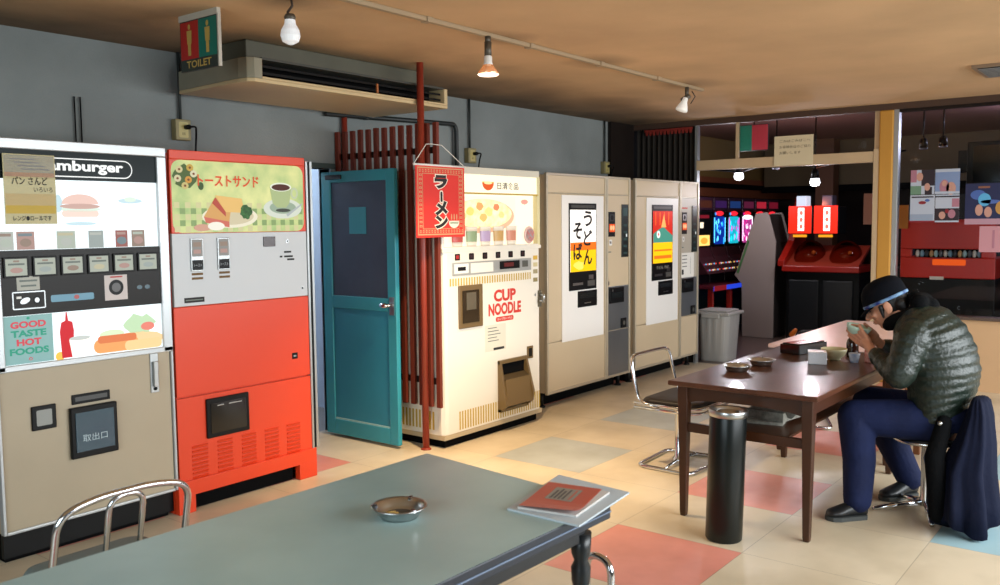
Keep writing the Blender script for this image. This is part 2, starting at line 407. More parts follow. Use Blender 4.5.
# ------------------------------------------------------------------ lamps, track, ceiling things
pipe = mat('ceiling_pipe_paint', '#a08a6c', .5)
mb = MB(); mb.box(2.0, 6.33, 2.955, 2.985, ZC-.022, ZC, pipe)
for x in (3.25, 4.1, 4.85, 5.6): mb.box(x-.02, x+.02, 2.945, 2.995, ZC-.026, ZC, pipe)
tag(mb.build('lighting_track', bevel=.003), 'long thin beige lighting track running along the brown ceiling', 'light track')
brass = mat('old_socket', '#5d564b', .45, .5); cable = mat('dark_cable', '#3a2c22', .6)
lampglass = lit('warm_filament_glow', '#ffb45a', 9)
mb0 = None
t = thing('spot_bulb', (3.71, 2.96, ZC-.02), 'glowing clear reflector bulb pointing straight down from the middle of the track', 'lamp', 'bulbs on the ceiling')
mb = MB(); mb.cyl((3.71, 2.96, 2.435), (3.71, 2.96, 2.40), .016, brass); mb.cyl((3.71, 2.96, 2.405), (3.71, 2.96, 2.325), .019, brass); mb.build('socket', t)
mb = MB(); mb.lathe([(.016, .085), (.022, .07), (.022, .045), (.026, .032)], (3.71, 2.96, 2.255), M['white'], 24); bo = mb.build('bulb_neck', t)
mb = MB(); mb.lathe([(.026, .032), (.040, .010), (.054, -.006), (.054, -.018)], (3.71, 2.96, 2.255), mat('reflector_glow', '#e8c8a8', .15, metal=.7, emit=.35, emit_hex='#ff9048'), 24); mb.lathe([(.057, -.018), (.05, -.024), (.001, -.027)], (3.71, 2.96, 2.255), lit('bulb_face_glow', '#ffe2c4', 3), 24)
mb.build('reflector', t)
mb = MB(); mb.ell((3.71, 2.96, 2.258), (.013, .013, .016), lampglass); mb.build('filament', t)
light('spot_bulb_light', 'SPOT', (3.71, 2.96, 2.215), 330, (1, .74, .44), (4.15, 3.2, 0), .05, spot=92, blend=1.0)
t = thing('spot_bulb', (6.05, 2.96, ZC-.02), 'small white spot bulb tilted on its bracket at the far end of the track', 'lamp', 'bulbs on the ceiling')
wb = mat('white_glass', '#e9e6de', .3, emit=.25)
mb = MB(); mb.cyl((6.05, 2.96, 2.435), (6.05, 2.96, 2.36), .014, brass); mb.cyl((6.05, 2.94, 2.37), (6.05, 3.0, 2.34), .018, brass); mb.tube([(6.05, 2.92, 2.40), (6.06, 2.90, 2.36), (6.05, 2.93, 2.31)], .004, cable); mb.build('socket', t)
mb = MB(); mb.lathe([(.018, 0), (.022, .03), (.034, .06), (.045, .09), (.043, .10), (.001, .108)], (6.04, 2.965, 2.355), wb, 20, (-.25, .25, -1)); mb.build('bulb', t)
light('far_bulb_light', 'SPOT', (6.0, 3.0, 2.22), 18, (1, .82, .6), (5.4, 3.4, 0), .05, spot=110, blend=.8)
t = thing('pendant_bulb', (2.61, 3.2, ZC), 'white ribbed glass bulb hanging on a twisted wire near the toilet sign', 'lamp', 'bulbs on the ceiling')
mb = MB(); mb.tube([(2.61, 3.2, ZC), (2.615, 3.2, 2.43), (2.60, 3.215, 2.40), (2.60, 3.2, 2.385)], .006, cable); mb.lathe([(.02, 0), (.026, -.012), (.022, -.03)], (2.6, 3.2, 2.39), brass); mb.build('socket', t)
mb = MB(); mb.lathe([(.022, 0), (.026, -.03), (.040, -.055), (.044, -.08), (.036, -.105), (.012, -.118), (.001, -.12)], (2.6, 3.2, 2.375), mat('ribbed_glass', '#e4e6e8', .25, emit=.30), 22, smooth=False); mb.build('bulb', t)
mb = MB(); mb.box(6.57, 7.1, 1.0, 1.18, ZC-.02, ZC, mat('vent_metal', '#8a7660', .5)); mb.box(6.6, 7.07, .95, 1.15, ZC-.024, ZC-.018, M['darkwood'])
for i in range(8): mb.box(6.62+i*.056, 6.635+i*.056, 1.02, 1.15, ZC-.028, ZC-.022, M['alum'])
tag(mb.build('ceiling_vent', bevel=.002), 'flat slatted ceiling vent at the right end of the ceiling', 'vent')

# ceiling air conditioner
ac = mat('ac_olive', '#8b8672', .5, var=.08, vscale=6); acl = mat('ac_tray', '#c4ad83', .5, var=.06, vscale=3)
t = thing('air_conditioner', (3.65, 4.25, 2.20), 'long ceiling-hung air conditioner above the blue door, stained beige', 'air conditioner')
mb = MB(); mb.box(2.98, 4.385, 4.04, 4.56, 2.30, ZC-.002, mat('ac_body_dark', '#5d5a4a', .55, var=.12, vscale=5)); mb.build('body', t, bevel=.008)
mb = MB(); mb.prism([(2.86, 3.95, 2.2), (2.87, 3.89, 2.2), (2.90, 3.865, 2.2), (4.415, 3.865, 2.2), (4.415, 4.56, 2.2), (2.90, 4.56, 2.2)], (0, 0, .02), acl)
mb.build('bottom_tray', t, bevel=.004)
mb = MB()
mb.prism([(2.90, 4.56, 2.22), (2.86, 3.95, 2.22), (2.87, 3.89, 2.22), (2.90, 3.865, 2.22), (2.95, 3.865, 2.22), (2.95, 4.56, 2.22)], (0, 0, .105), ac); mb.box(4.385, 4.415, 3.865, 4.56, 2.22, 2.325, acl)
mb.box(2.95, 4.39, 3.865, 3.88, 2.22, 2.232, acl); mb.build('end_cover', t, bevel=.003)
mb = MB(); mb.box(2.95, 4.39, 4.0, 4.1, 2.22, 2.325, M['matblack']); mb.box(2.96, 4.4, 3.90, 3.904, 2.25, 2.262, M['black']); mb.box(2.96, 4.4, 3.90, 3.904, 2.285, 2.297, M['black'])
mb.box(2.96, 4.4, 3.88, 4.0, 2.322, 2.334, mat('ac_grille', '#3a3a34', .5)); mb.build('air_outlet', t)
mb = MB(); mb.box(3.78, 3.79, 3.865, 3.875, 2.235, 2.29, mat('wooden_stick', '#a8602e', .6)); mb.build('louvre_stop', t)

# toilet sign
t = thing('toilet_sign', (2.48, 3.72, 2.2), 'TOILET sign in red and green hanging from the ceiling', 'sign')
mb = MB(); mb.box(2.475, 2.489, 3.565, 3.865, 2.19, 2.425, mat('sign_dark', '#2b3430', .4))
p = facex(mb, 2.475)
p.rect(3.715, 3.860, 2.245, 2.42, mat('sign_red', '#a8231f', .4)); p.rect(3.570, 3.715, 2.245, 2.42, mat('sign_green', '#0f6a5c', .4))
gold = mat('sign_gold', '#b79a4f', .4)
for cy in (3.788, 3.642):
    p.ell(cy, 2.395, .010, .013, gold, 2); p.poly([(cy-.02, 2.378), (cy+.02, 2.378), (cy+.017, 2.315), (cy-.017, 2.315)], gold, 2); p.rect(cy-.012, cy+.012, 2.262, 2.316, gold, 2)
# the sign faces the tables: letters run from high y to low y
p2 = Pl(mb, (2.475, 3.865, 0), (0, -1, 0), (0, 0, 1), (-1, 0, 0)); p2.text('TOILET', .05, 2.203, .034, gold, 2, w=.20, bold=.02)
mb.build('panel', t)
mb = MB(); mb.box(2.472, 2.492, 3.56, 3.87, 2.425, ZC, mat('sign_white', '#b9b2a4', .5)); mb.box(2.474, 2.49, 3.556, 3.565, 2.19, 2.43, MATS['sign_white']); mb.build('hanger_bar', t)

# wall outlets with cables and conduits
def outlet(x, ztop, zc, label, name='wall_outlet', side=1):
    t = thing(name, (x, YB, zc-.06), label, 'outlet', 'outlet boxes high on the back wall')
    mb = MB(); mb.box(x-.05, x+.05, YB-.05, YB, zc-.06, zc+.06, mat('outlet_box', '#8c8158', .5)); p = front(mb, YB-.05); p.rrect(x-.03, x+.03, zc-.045, zc+.045, .008, mat('outlet_face', '#b5a668', .4)); p.rect(x-.008, x-.004, zc-.03, zc-.015, M['black'], 2); p.rect(x+.004, x+.008, zc-.03, zc-.015, M['black'], 2)
    mb.build('box', t, bevel=.006)
    mb = MB(); mb.cyl((x, YB-.02, zc+.06), (x, YB-.02, ztop), .009, mat('conduit', '#2b302e', .6), 8); mb.build('conduit', t)
    mb = MB(); mb.cyl((x+.015, YB-.05, zc+.015), (x+.015, YB-.085, zc+.015), .014, M['black']); mb.tube([(x+.015, YB-.085, zc+.015), (x+.05, YB-.10, zc+.02), (x+.075, YB-.06, zc-.03), (x+.08, YB-.04, zc-.12), (x+.08, YB-.03, zc-.25)], .006, M['black'], 8, round_=.03); mb.build('plug', t)
outlet(2.965, ZC, 2.01, 'outlet box with plugged black cord above the orange toast machine')
outlet(5.59, ZC, 2.0, 'outlet box with plugged black cord above the cup noodle machine')
outlet(7.70, ZC, 1.99, 'outlet box with plugged black cord above the first tall noodle machine, near the dark corner')
for x, l in ((2.35, 'left'), (2.382, 'right')):
    mb = MB(); mb.cyl((x, YB-.012, 1.5), (x, YB-.012, 2.14), .004, M['black'], 8)
    tag(mb.build('wall_rod'), 'thin black vertical rod on the wall above the hamburger machine, %s of the pair' % l, 'rod', 'rods above the hamburger machine')
mb = MB(); bp_ = mat('black_pipe', '#1c2120', .5)
mb.tube([(4.05, YB-.04, 2.20), (5.37, YB-.04, 2.235), (5.40, YB-.04, 2.2), (5.40, YB-.04, 1.6)], .018, bp_, 10, round_=.04)
mb.cyl((4.42, YB-.04, 2.21), (4.42, YB-.04, 2.19), .022, bp_)
tag(mb.build('wall_pipe'), 'black pipe running along the wall and bending down beside the cup noodle machine', 'pipe')

# ================================================================== VENDING MACHINES
# ---- hamburger machine
Y = 3.96
beige = mat('beige_enamel', '#a89a82', .45, var=.04, vscale=3); silver = mat('silver_frame', '#b9bdbf', .35, .6)
t = thing('vending_machine', (2.0, 4.3, 0), 'beige hamburger vending machine with a lit white display, leftmost of all the machines', 'vending machine', 'food vending machines along the wall')
mb = MB(); mb.box(1.60, 2.425, Y+.02, 4.62, .135, 1.835, beige); mb.build('cabinet', t, bevel=.006)
mb = MB(); mb.box(1.62, 2.40, Y+.05, 4.58, 0, .135, M['matblack']); mb.box(1.61, 2.42, Y+.035, Y+.06, .02, .135, M['black']); mb.build('base', t)
mb = MB(); mb.box(1.612, 2.41, Y, Y+.02, .145, .84, beige); mb.build('lower_panel', t, bevel=.003)
mb = MB()
mb.box(1.595, 2.425, Y-.012, Y+.02, 1.79, 1.835, silver); mb.box(2.375, 2.425, Y-.012, Y+.02, .84, 1.79, silver); mb.box(1.595, 1.640, Y-.012, Y+.02, .84, 1.79, silver)
mb.box(1.595, 2.425, Y-.012, Y+.02, .838, .865, silver); mb.box(1.595, 1.610, Y-.012, Y+.02, .135, .84, silver); mb.box(2.412, 2.425, Y-.012, Y+.02, .135, .84, silver); mb.box(1.61, 2.412, Y-.008, Y+.02, .132, .146, silver)
mb.build('frame', t, bevel=.004)
hdr = mat('header_black_green', '#071719', .3, spec=.15); wl = lit('sign_letters_lit', '#f4f6f4', .95)
mb = MB(); mb.box(1.64, 2.375, Y, Y+.015, 1.664, 1.79, hdr); p = front(mb, Y)
p.rrect(1.765, 2.255, 1.678, 1.762, .042, wl, 1); p.rrect(1.770, 2.250, 1.683, 1.757, .037, hdr, 2)
p.text('Hamburger', 1.800, 1.692, .060, wl, 3, w=.41, bold=.035); mb.build('header_sign', t)
wlit = lit('display_white', '#eaf5f8', 1.2)
mb = MB(); mb.box(1.64, 2.375, Y+.004, Y+.015, 1.358, 1.664, wlit); p = front(mb, Y+.004)
bun = lit('pale_bun', '#e0beb2', 1.0); bun2 = lit('pale_bun_light', '#e8cfc2', 1.0); sal = lit('pale_salad', '#cfe0d2', 1.05); palb = lit('pale_blue_plate', '#bcd6de', 1.0)
p.ell(2.0, 1.558, .085, .045, bun, 1, t0=0, t1=PI); p.ell(2.0, 1.548, .092, .012, lit('pale_meat', '#c4a196', .95), 2); p.ell(2.0, 1.535, .095, .012, sal, 1); p.rrect(1.915, 2.085, 1.50, 1.53, .014, bun2, 1); p.ell(2.0, 1.47, .07, .008, palb, 1)
p.ell(2.24, 1.575, .06, .012, palb, 1); p.ell(2.24, 1.582, .03, .012, sal, 2); p.ell(1.90, 1.56, .02, .04, palb, 1)
mb.build('display_panel', t)
cg = [lit('card_%d' % i, h, .62) for i, h in enumerate(('#c4c9c0', '#bf9a90', '#c0cabb', '#a9b4b0', '#a8645c', '#a08a7a', '#7d8f95', '#cfc8a6'))]
for k, (u0, u1) in enumerate(((1.642, 1.703), (1.715, 1.790), (1.886, 1.969), (2.03, 2.10), (2.158, 2.218), (2.238, 2.304))):
    mb = MB(); p = front(mb, Y+.002); p.rect(u0, u1, 1.360, 1.438, cg[k], 2); p.ell((u0+u1)/2, 1.39, .024, .018, cg[(k*3+2) % 8], 3); p.rect(u0+.006, u1-.01, 1.418, 1.43, cg[(k+5) % 8], 3)
    mb.build('price_card', t)
band = mat('brown_black_band', '#1b1816', .35, spec=.2); cardw = lit('button_card', '#cdd4c4', .45); cardb = mat('card_ink', '#66706a', .5)
mb = MB(); mb.box(1.64, 2.375, Y-.004, Y+.015, 1.078, 1.358, band)
p = front(mb, Y-.004)
p.rect(1.704, 1.80, 1.185, 1.245, mat('note_grey', '#b0b0a6', .6), 1); p.rect(1.715, 1.79, 1.222, 1.230, cardb, 2); p.rect(1.72, 1.785, 1.20, 1.208, cardb, 2)
p.rrect(1.683, 1.822, 1.103, 1.18, .006, silver, 1); p.rect(1.688, 1.817, 1.108, 1.175, band, 2); p.ell(1.735, 1.14, .022, .012, silver, 3, rot=.4); p.ell(1.785, 1.14, .018, .02, M['black'], 3); p.ell(1.785, 1.14, .010, .011, silver, 4); p.rect(1.70, 1.72, 1.15, 1.16, M['white'], 3)
p.rrect(1.845, 2.04, 1.125, 1.156, .008, mat('blue_plate', '#5a90a8', .35), 1); p.ell(1.96, 1.141, .012, .010, mat('plate_red', '#b05a5a', .5), 2)
p.rect(2.092, 2.203, 1.113, 1.23, mat('card_pinkwhite', '#c9c0bd', .6), 1); p.ell(2.148, 1.172, .036, .036, M['black'], 2); p.ell(2.148, 1.172, .022, .022, mat('dial_grey', '#555455', .4), 3); p.rect(2.12, 2.18, 1.218, 1.224, mat('ink_red', '#b02a28', .6), 2)
p.ell(2.265, 1.165, .014, .010, mat('lens_blue', '#31505c', .2), 1); p.ell(2.305, 1.165, .014, .010, MATS['lens_blue'], 1)
mb.build('selector_panel', t)
for k in range(6):
    u = 1.703+k*.1213; mb = MB(); mb.box(u-.052, u+.052, Y-.012, Y-.004, 1.242, 1.330, M['black']); p = front(mb, Y-.012)
    p.rect(u-.044, u+.044, 1.250, 1.322, cardw, 1); p.rect(u-.034, u+.034, 1.295, 1.303, cardb, 2); p.ell(u, 1.273, .026, .012, cg[(k*2+1) % 8], 2); p.rect(u-.012, u+.012, 1.308, 1.316, cg[5], 2)
    mb.build('button', t, bevel=.002)
mb = MB(); mb.box(1.64, 2.375, Y, Y+.015, .865, 1.078, wlit); p = front(mb, Y)
teal = mat('poster_teal', '#7aa6a4', .4, emit=.18); pr_ = mat('poster_red', '#c23a48', .5, emit=.3); pg = mat('poster_green', '#1a8b72', .5, emit=.3)
p.rect(1.642, 1.848, .867, 1.076, teal, 1)
for k, (s_, c_, w_) in enumerate((('GOOD', pr_, .15), ('TASTE', pg, .15), ('HOT', pr_, .105), ('FOODS', pg, .165))):
    p.text(s_, 1.745, 1.022-k*.0385, .030, c_, 2, w=w_, bold=.045, center=True)
p.ell(1.745, 1.064, .007, .006, pg, 2); p.ell(1.748, .886, .008, .007, pr_, 2); p.ell(1.748, .886, .005, .004, teal, 3)
kr = lit('ketchup_red', '#d8202c', .8)
p.poly([(1.884, .87), (1.934, .87), (1.942, .99), (1.936, 1.03), (1.918, 1.037), (1.913, 1.076), (1.908, 1.076), (1.904, 1.037), (1.886, 1.03), (1.878, .99)], kr, 2)
p.poly([(1.930, .868), (2.0, .868), (2.016, .95), (1.918, .95)], lit('cup_white', '#f5f0e6', 1.2), 3); p.ell(1.967, .953, .048, .010, lit('cup_rim', '#c9cfca', .9), 4)
p.blob(2.22, .915, .17, .045, lit('warm_bread', '#f0cc98', 1.0), 1, 18, .3, 8); p.blob(2.14, .90, .10, .03, lit('orange_sauce', '#e89058', .95), 1, 14, .4, 9); p.rrect(2.03, 2.25, .87, .935, .03, lit('hotdog_bun', '#e8a060', 1.0), 2); p.rrect(2.05, 2.24, .915, .95, .015, lit('hotdog', '#d87848', 1.0), 3)
p.rrect(2.18, 2.37, .868, .915, .02, lit('bread', '#ecc48c', 1.1), 4); p.blob(2.25, .99, .11, .06, lit('salad_green', '#bcd8b0', 1.0), 1, 14, .5, 3); p.ell(2.30, .975, .035, .02, lit('tomato', '#e08070', 1.0), 2); p.ell(2.12, .955, .06, .02, lit('lettuce', '#cfe0b8', 1.1), 2); p.ell(1.875, .88, .02, .02, lit('fries', '#f0c050', 1.0), 1)
mb.build('lower_display', t)
mb = MB(); mb.box(2.302, 2.346, Y-.006, Y, .645, .838, M['alum']); mb.box(2.312, 2.336, Y-.022, Y-.006, .675, .80, M['steel']); mb.ell((2.324, Y-.01, .665), (.009, .006, .009), M['black']); mb.build('door_handle', t, bevel=.003)
mb = MB(); mb.box(1.735, 1.842, Y-.010, Y, .566, .674, M['black']); p = front(mb, Y-.010); p.rrect(1.755, 1.822, .585, .655, .006, mat('flap_grey', '#8b8d88', .3), 1); mb.build('coin_return', t, bevel=.004)
mb = MB(); mb.box(1.915, 2.094, Y-.006, Y, .652, .697, M['black']); p = front(mb, Y-.006); p.rect(1.93, 2.08, .665, .685, mat('label_grey', '#3f4040', .4), 1); mb.build('label_plate', t, bevel=.002)
pk = mb = MB(); mb.box(1.898, 2.118, Y-.022, Y, .405, .640, M['black']); o = mb.build('pickup_frame', t, bevel=.005)
mb = MB(); mb.box(1.918, 2.098, Y-.026, Y-.022, .435, .615, mat('pickup_glass', '#26414e', .12)); p = front(mb, Y-.026); p.text('取出口', 2.005, .478, .034, mat('label_text', '#a9bcc2', .5), 1, w=.115, center=True); mb.build('pickup_flap', o)
# paper note taped to the display (thin paper, the lit sign shows faintly through)
mb = MB(); mb.box(1.668, 1.885, Y-.0150, Y-.0135, 1.47, 1.768, mat('note_yellow', '#c9bf92', .7)); p = front(mb, Y-.015)
p.rect(1.672, 1.881, 1.69, 1.764, mat('note_upper', '#a9a9a6', .7), 1); p.rect(1.672, 1.881, 1.672, 1.690, mat('note_stripe', '#b59078', .7), 2); p.rect(1.672, 1.881, 1.55, 1.60, mat('note_band', '#cdb684', .7), 1); p.rect(1.672, 1.881, 1.515, 1.55, mat('note_amber', '#d0b048', .7), 1)
ink = mat('ink_black', '#1a1a1a', .7)
for k in range(4): p.rect(1.70+k*.014, 1.80+k*.02, 1.745-k*.014, 1.749-k*.014, mat('ink_faint', '#7c7b80', .7), 2)
p.text('パン さんど', 1.70, 1.638, .034, ink, 3, w=.15, bold=.01); p.text('いろいろ', 1.79, 1.608, .020, ink, 3, w=.08); p.text('レンジ●ロールです', 1.70, 1.484, .022, ink, 3, w=.16, bold=.01)
for n_ in ('note_yellow', 'note_upper', 'note_stripe', 'note_band', 'note_amber'): MATS[n_].node_tree.nodes['Principled BSDF'].inputs['Alpha'].default_value = .80 if n_ != 'note_upper' else .45
tag(mb.build('paper_note'), 'yellowish handwritten paper note taped over the word Hamburger on the lit display', 'note')

# ---- toast sandwich machine
red = mat('orange_red_enamel', '#d63d1a', .36, var=.03, vscale=2); dred = mat('louvre_red', '#b4311a', .45)
t = thing('vending_machine', (2.87, 4.3, 0), 'orange-red and white toast sandwich vending machine beside the open blue door', 'vending machine', 'food vending machines along the wall')
mb = MB(); mb.box(2.445, 3.335, Y+.02, 4.60, .09, 1.815, red); mb.build('cabinet', t, bevel=.006)
mb = MB(); mb.box(2.45, 3.29, Y, Y+.02, 1.785, 1.83, red); mb.box(2.448, 3.29, Y, Y+.02, 1.417, 1.785, red); mb.build('top_panel', t, bevel=.003)
mb = MB(); p = front(mb, Y)
ph0 = lit('photo_base', '#c6c88a', .42, var=.25, vscale=7, hex2='#8fa86e'); p.rrect(2.456, 3.275, 1.42, 1.782, .05, ph0, 1)
chk = lit('photo_check', '#94b070', .62); chy = lit('photo_check_light', '#dcd8a0', .68)
for i in range(26):
    for j in range(5):
        if (i+j) % 2 == 0: p.rect(2.465+i*.0308, 2.4955+i*.0308, 1.424+j*.03, 1.453+j*.03, chk if j % 2 else chy, 2)
p.blob(2.53, 1.70, .075, .065, lit('bouquet', '#5d7a3a', .4), 3, 16, .3, 1)
for k, (a, b, c_) in enumerate(((2.50, 1.735, '#e5d9a0'), (2.56, 1.745, '#d8b04a'), (2.49, 1.69, '#e8dfb0'), (2.55, 1.685, '#e0a040'), (2.58, 1.715, '#efe8c0'), (2.53, 1.655, '#dccb80'))):
    p.ell(a, b, .020, .018, lit('petal%d' % k, c_, .6), 4, 12); p.ell(a, b, .007, .006, lit('flower_eye', '#8a4a1c', .5), 5, 10)
p.ell(2.62, 1.655, .016, .02, lit('photo_leaf', '#4a6b30', .4), 3)
p.ell(2.79, 1.50, .17, .058, lit('plate_cream', '#f1ead0', .75), 3); p.ell(2.79, 1.503, .145, .045, lit('plate_in', '#dcd0ac', .7), 4)
p.poly([(2.63, 1.50), (2.70, 1.60), (2.80, 1.575), (2.78, 1.475)], lit('toast', '#e0a860', .7), 5); p.poly([(2.63, 1.50), (2.78, 1.475), (2.78, 1.445), (2.64, 1.47)], lit('ham_pink', '#d8705c', .7), 6)
p.poly([(2.70, 1.61), (2.86, 1.595), (2.88, 1.52), (2.76, 1.525)], lit('toast2', '#ecc070', .75), 6); p.poly([(2.70, 1.60), (2.76, 1.525), (2.76, 1.50), (2.68, 1.57)], lit('filling', '#c8503c', .6), 6)
p.blob(2.885, 1.525, .045, .042, lit('parsley', '#2c5a26', .35, var=.5, vscale=60), 7, 18, .3, 4); p.ell(2.70, 1.452, .05, .022, lit('egg', '#f4f0e0', .8), 7); p.ell(2.62, 1.445, .05, .018, lit('egg2', '#d9a48c', .7), 6)
p.ell(3.13, 1.545, .13, .055, lit('saucer', '#dfe6d6', .7), 3); p.ell(3.13, 1.55, .09, .034, lit('saucer_in', '#a8bda4', .6), 4)
p.poly([(3.045, 1.66), (3.19, 1.66), (3.175, 1.575), (3.15, 1.55), (3.09, 1.55), (3.06, 1.575)], lit('teacup', '#b4c48c', .7), 5); p.ell(3.1175, 1.662, .073, .024, lit('teacup_rim', '#e8ecd8', .8), 6); p.ell(3.1175, 1.660, .062, .018, lit('tea', '#5a2415', .5), 7)
p.ell(3.21, 1.63, .026, .032, lit('cup_handle', '#c9d4b0', .7), 4); p.ell(3.21, 1.63, .014, .02, ph0, 5); p.ell(3.13, 1.535, .05, .010, lit('spoon_shadow', '#50564a', .4), 6); p.poly([(3.16, 1.50), (3.26, 1.565), (3.262, 1.575), (3.15, 1.512)], lit('spoon', '#b9c0c0', .7), 6)
p.text('トーストサンド', 2.60, 1.655, .058, lit('toast_letters', '#e2491f', .75), 8, w=.37, bold=.02)
mb.build('photo_panel', t)
wp = mat('machine_white', '#bfc3c6', .38); mb = MB(); mb.box(2.448, 3.29, Y, Y+.02, 1.052, 1.417, wp); p = front(mb, Y)
p.rect(2.503, 2.618, 1.068, 1.094, ink, 1); p.rect(2.51, 2.61, 1.078, 1.084, cardb, 2)
p.ell(3.155, 1.365, .010, .010, M['steel'], 1); p.ell(3.155, 1.365, .005, .005, M['black'], 2)
for k, (a, b, c) in enumerate(((3.13, 1.30, .05), (3.13, 1.275, .06), (3.15, 1.258, .05), (3.10, 1.275, .018))): p.rect(a, a+c, b, b+.010, ink, 1)
p.ell(3.252, 1.097, .013, .012, M['steel'], 1); p.ell(3.252, 1.097, .006, .006, M['black'], 2)
for u in (2.55, 2.71):
    for k in range(2): p.rect(u, u+.065, 1.205-k*.022, 1.217-k*.022, mat('ink_brown', '#6a5030', .7), 1)
mb.build('control_panel', t, bevel=.002)
for u in (2.582, 2.738):
    mb = MB(); mb.box(u-.036, u+.036, Y-.008, Y, 1.226, 1.392, M['alum']); p = front(mb, Y-.008)
    p.rect(u-.030, u+.030, 1.30, 1.386, lit('choice_card', '#b6b3ad', .35), 1); p.rect(u-.022, u+.022, 1.35, 1.372, cg[5], 2); p.rect(u-.022, u+.02, 1.315, 1.335, cg[1], 2)
    p.rect(u-.031, u+.031, 1.232, 1.282, M['black'], 1); p.text('トースト', u, 1.248, .016, lit('choice_text', '#d0d8dc', .4), 2, w=.045, center=True); mb.build('selection_button', t, bevel=.002)
mb = MB(); mb.box(2.992, 3.070, Y-.006, Y, 1.338, 1.392, mat('display_brown', '#3b2a2a', .25)); mb.build('price_display', t, bevel=.002)
mb = MB(); mb.box(2.442, 3.292, Y, Y+.02, .597, 1.049, red); p = front(mb, Y); p.rect(3.165, 3.205, .70, .735, M['black'], 1); p.rect(3.175, 3.195, .712, .722, M['steel'], 2); mb.build('middle_door', t, bevel=.003)
mb = MB(); mb.box(2.440, 3.30, Y, Y+.02, .165, .588, red)
for c in range(5):
    u = 2.515+c*.15
    for k in range(9):
        z = .335-k*.0225; mb.prism([(u, Y, z), (u, Y-.007, z-.001), (u, Y-.001, z-.012)], (.09, 0, 0), red); front(mb, Y).rect(u, u+.09, z-.016, z-.011, dred, 1)
mb.build('lower_door', t)
mb = MB(); mb.box(2.425, 3.315, Y-.012, Y+.02, .088, .165, red); mb.box(2.425, 2.52, Y-.012, Y+.03, 0, .09, red); mb.box(3.19, 3.315, Y-.012, Y+.03, 0, .09, red); mb.box(2.425, 2.44, Y+.02, 4.58, 0, .165, red); mb.box(3.30, 3.315, Y+.02, 4.58, 0, .165, red)
mb.box(2.53, 3.18, 4.0, 4.5, 0, .088, M['matblack']); mb.build('plinth', t, bevel=.003)  # matt black block added under the machine, stands in for shade
mb = MB(); mb.box(3.292, 3.305, Y-.006, Y+.02, .165, 1.81, M['alum']); mb.box(3.305, 3.322, Y-.002, Y+.02, .165, 1.81, M['black']); mb.box(3.322, 3.337, Y-.006, Y+.02, .165, 1.81, M['alum']); mb.build('edge_trim', t)
mb = MB(); mb.box(2.600, 2.860, Y-.014, Y, .358, .565, M['black']); o = mb.build('pickup_frame', t, bevel=.006)
mb = MB(); mb.box(2.622, 2.838, Y-.017, Y-.014, .382, .540, mat('dark_flap', '#0a0d0e', .1)); p = front(mb, Y-.017); p.rect(2.66, 2.70, .522, .527, M['steel'], 1); p.rect(2.73, 2.81, .522, .527, M['steel'], 1); mb.build('pickup_flap', o)

# ---- cup noodle machine
Y = 3.73; X0, X1 = 4.19, 5.268
cw = mat('warm_white_enamel', '#e2dccf', .35); gold_s = mat('gold_stripe', '#b99a3a', .4); brn = mat('bronze_plastic', '#6a5534', .35); cream_t = mat('cream_trim', '#d6cc9c', .4)
t = thing('vending_machine', (4.73, 4.1, 0), 'white cup noodle vending machine with a bright display and gold stripes behind the red banner', 'vending machine', 'food vending machines along the wall')
mb = MB(); mb.box(X0, X1, Y+.05, 4.52, .075, 1.80, cw)
# round-edged lower front
mb.prism([(X0, Y+.06, .085), (X0, Y+.03, .085), (X0+.015, Y+.008, .085), (X0+.04, Y, .085), (X1-.03, Y, .085), (X1, Y+.02, .085), (X1, Y+.06, .085)], (0, 0, 1.215), cw)
p = facex(mb, X0)
for k in range(24):
    y = Y+.09+k*.030; p.rect(y, y+.016, .115, .235, gold_s, 1)
mb.build('cabinet', t, bevel=.004)
mb = MB(); mb.box(X0-.004, X1+.004, Y+.0, 4.52, .055, .085, mat('base_rail', '#b5a486', .5)); mb.box(X0+.03, X1-.03, Y+.03, 4.48, 0, .06, M['matblack']); mb.build('base', t)
mb = MB(); mb.box(X0, X1, Y+.01, Y+.06, 1.775, 1.822, mat('top_rail_white', '#cfc9b8', .4)); mb.box(X1-.03, X1, Y+.005, Y+.06, 1.28, 1.78, cream_t); mb.box(X0, X0+.025, Y+.005, Y+.06, 1.28, 1.78, cw); mb.box(X0, X1, Y-.002, Y+.06, 1.266, 1.292, cw)
mb.box(X0+.02, X1-.02, Y+.004, Y+.02, 1.645, 1.655, gold_s); mb.build('display_frame', t, bevel=.003)
crw = lit('crown_white', '#fff3d4', 1.15)
mb = MB(); mb.box(X0+.025, X1-.03, Y+.012, Y+.05, 1.655, 1.775, crw); p = front(mb, Y+.012)
p.ell(4.675, 1.722, .062, .050, lit('logo_orange', '#e8602a', .9), 1, t0=PI, t1=2*PI); p.ell(4.675, 1.722, .045, .010, lit('logo_cream', '#f8dfa0', 1.1), 2); p.rect(4.612, 4.738, 1.722, 1.730, lit('logo_gold', '#e0b040', 1.0), 1)
p.text('日清食品', 4.775, 1.682, .048, mat('logo_ink', '#3a362e', .6), 2, w=.24, bold=.012); mb.build('crown_sign', t)
mb = MB(); mb.box(X0+.025, X1-.03, Y+.045, Y+.052, 1.292, 1.645, lit('display_warm_white', '#fff0d2', 1.2)); p = front(mb, Y+.045)
noo = lit('noodle_photo', '#f6dca8', 1.0, var=.3, vscale=22, hex2='#e6b684'); nob = lit('noodle_bowl', '#ecbc96', 1.0)
p.rect(4.30, 5.02, 1.33, 1.63, lit('photo_cream', '#f4ead2', 1.1), 1); p.ell(4.66, 1.50, .345, .115, nob, 2, 32); p.ell(4.66, 1.515, .315, .098, noo, 3, 32)
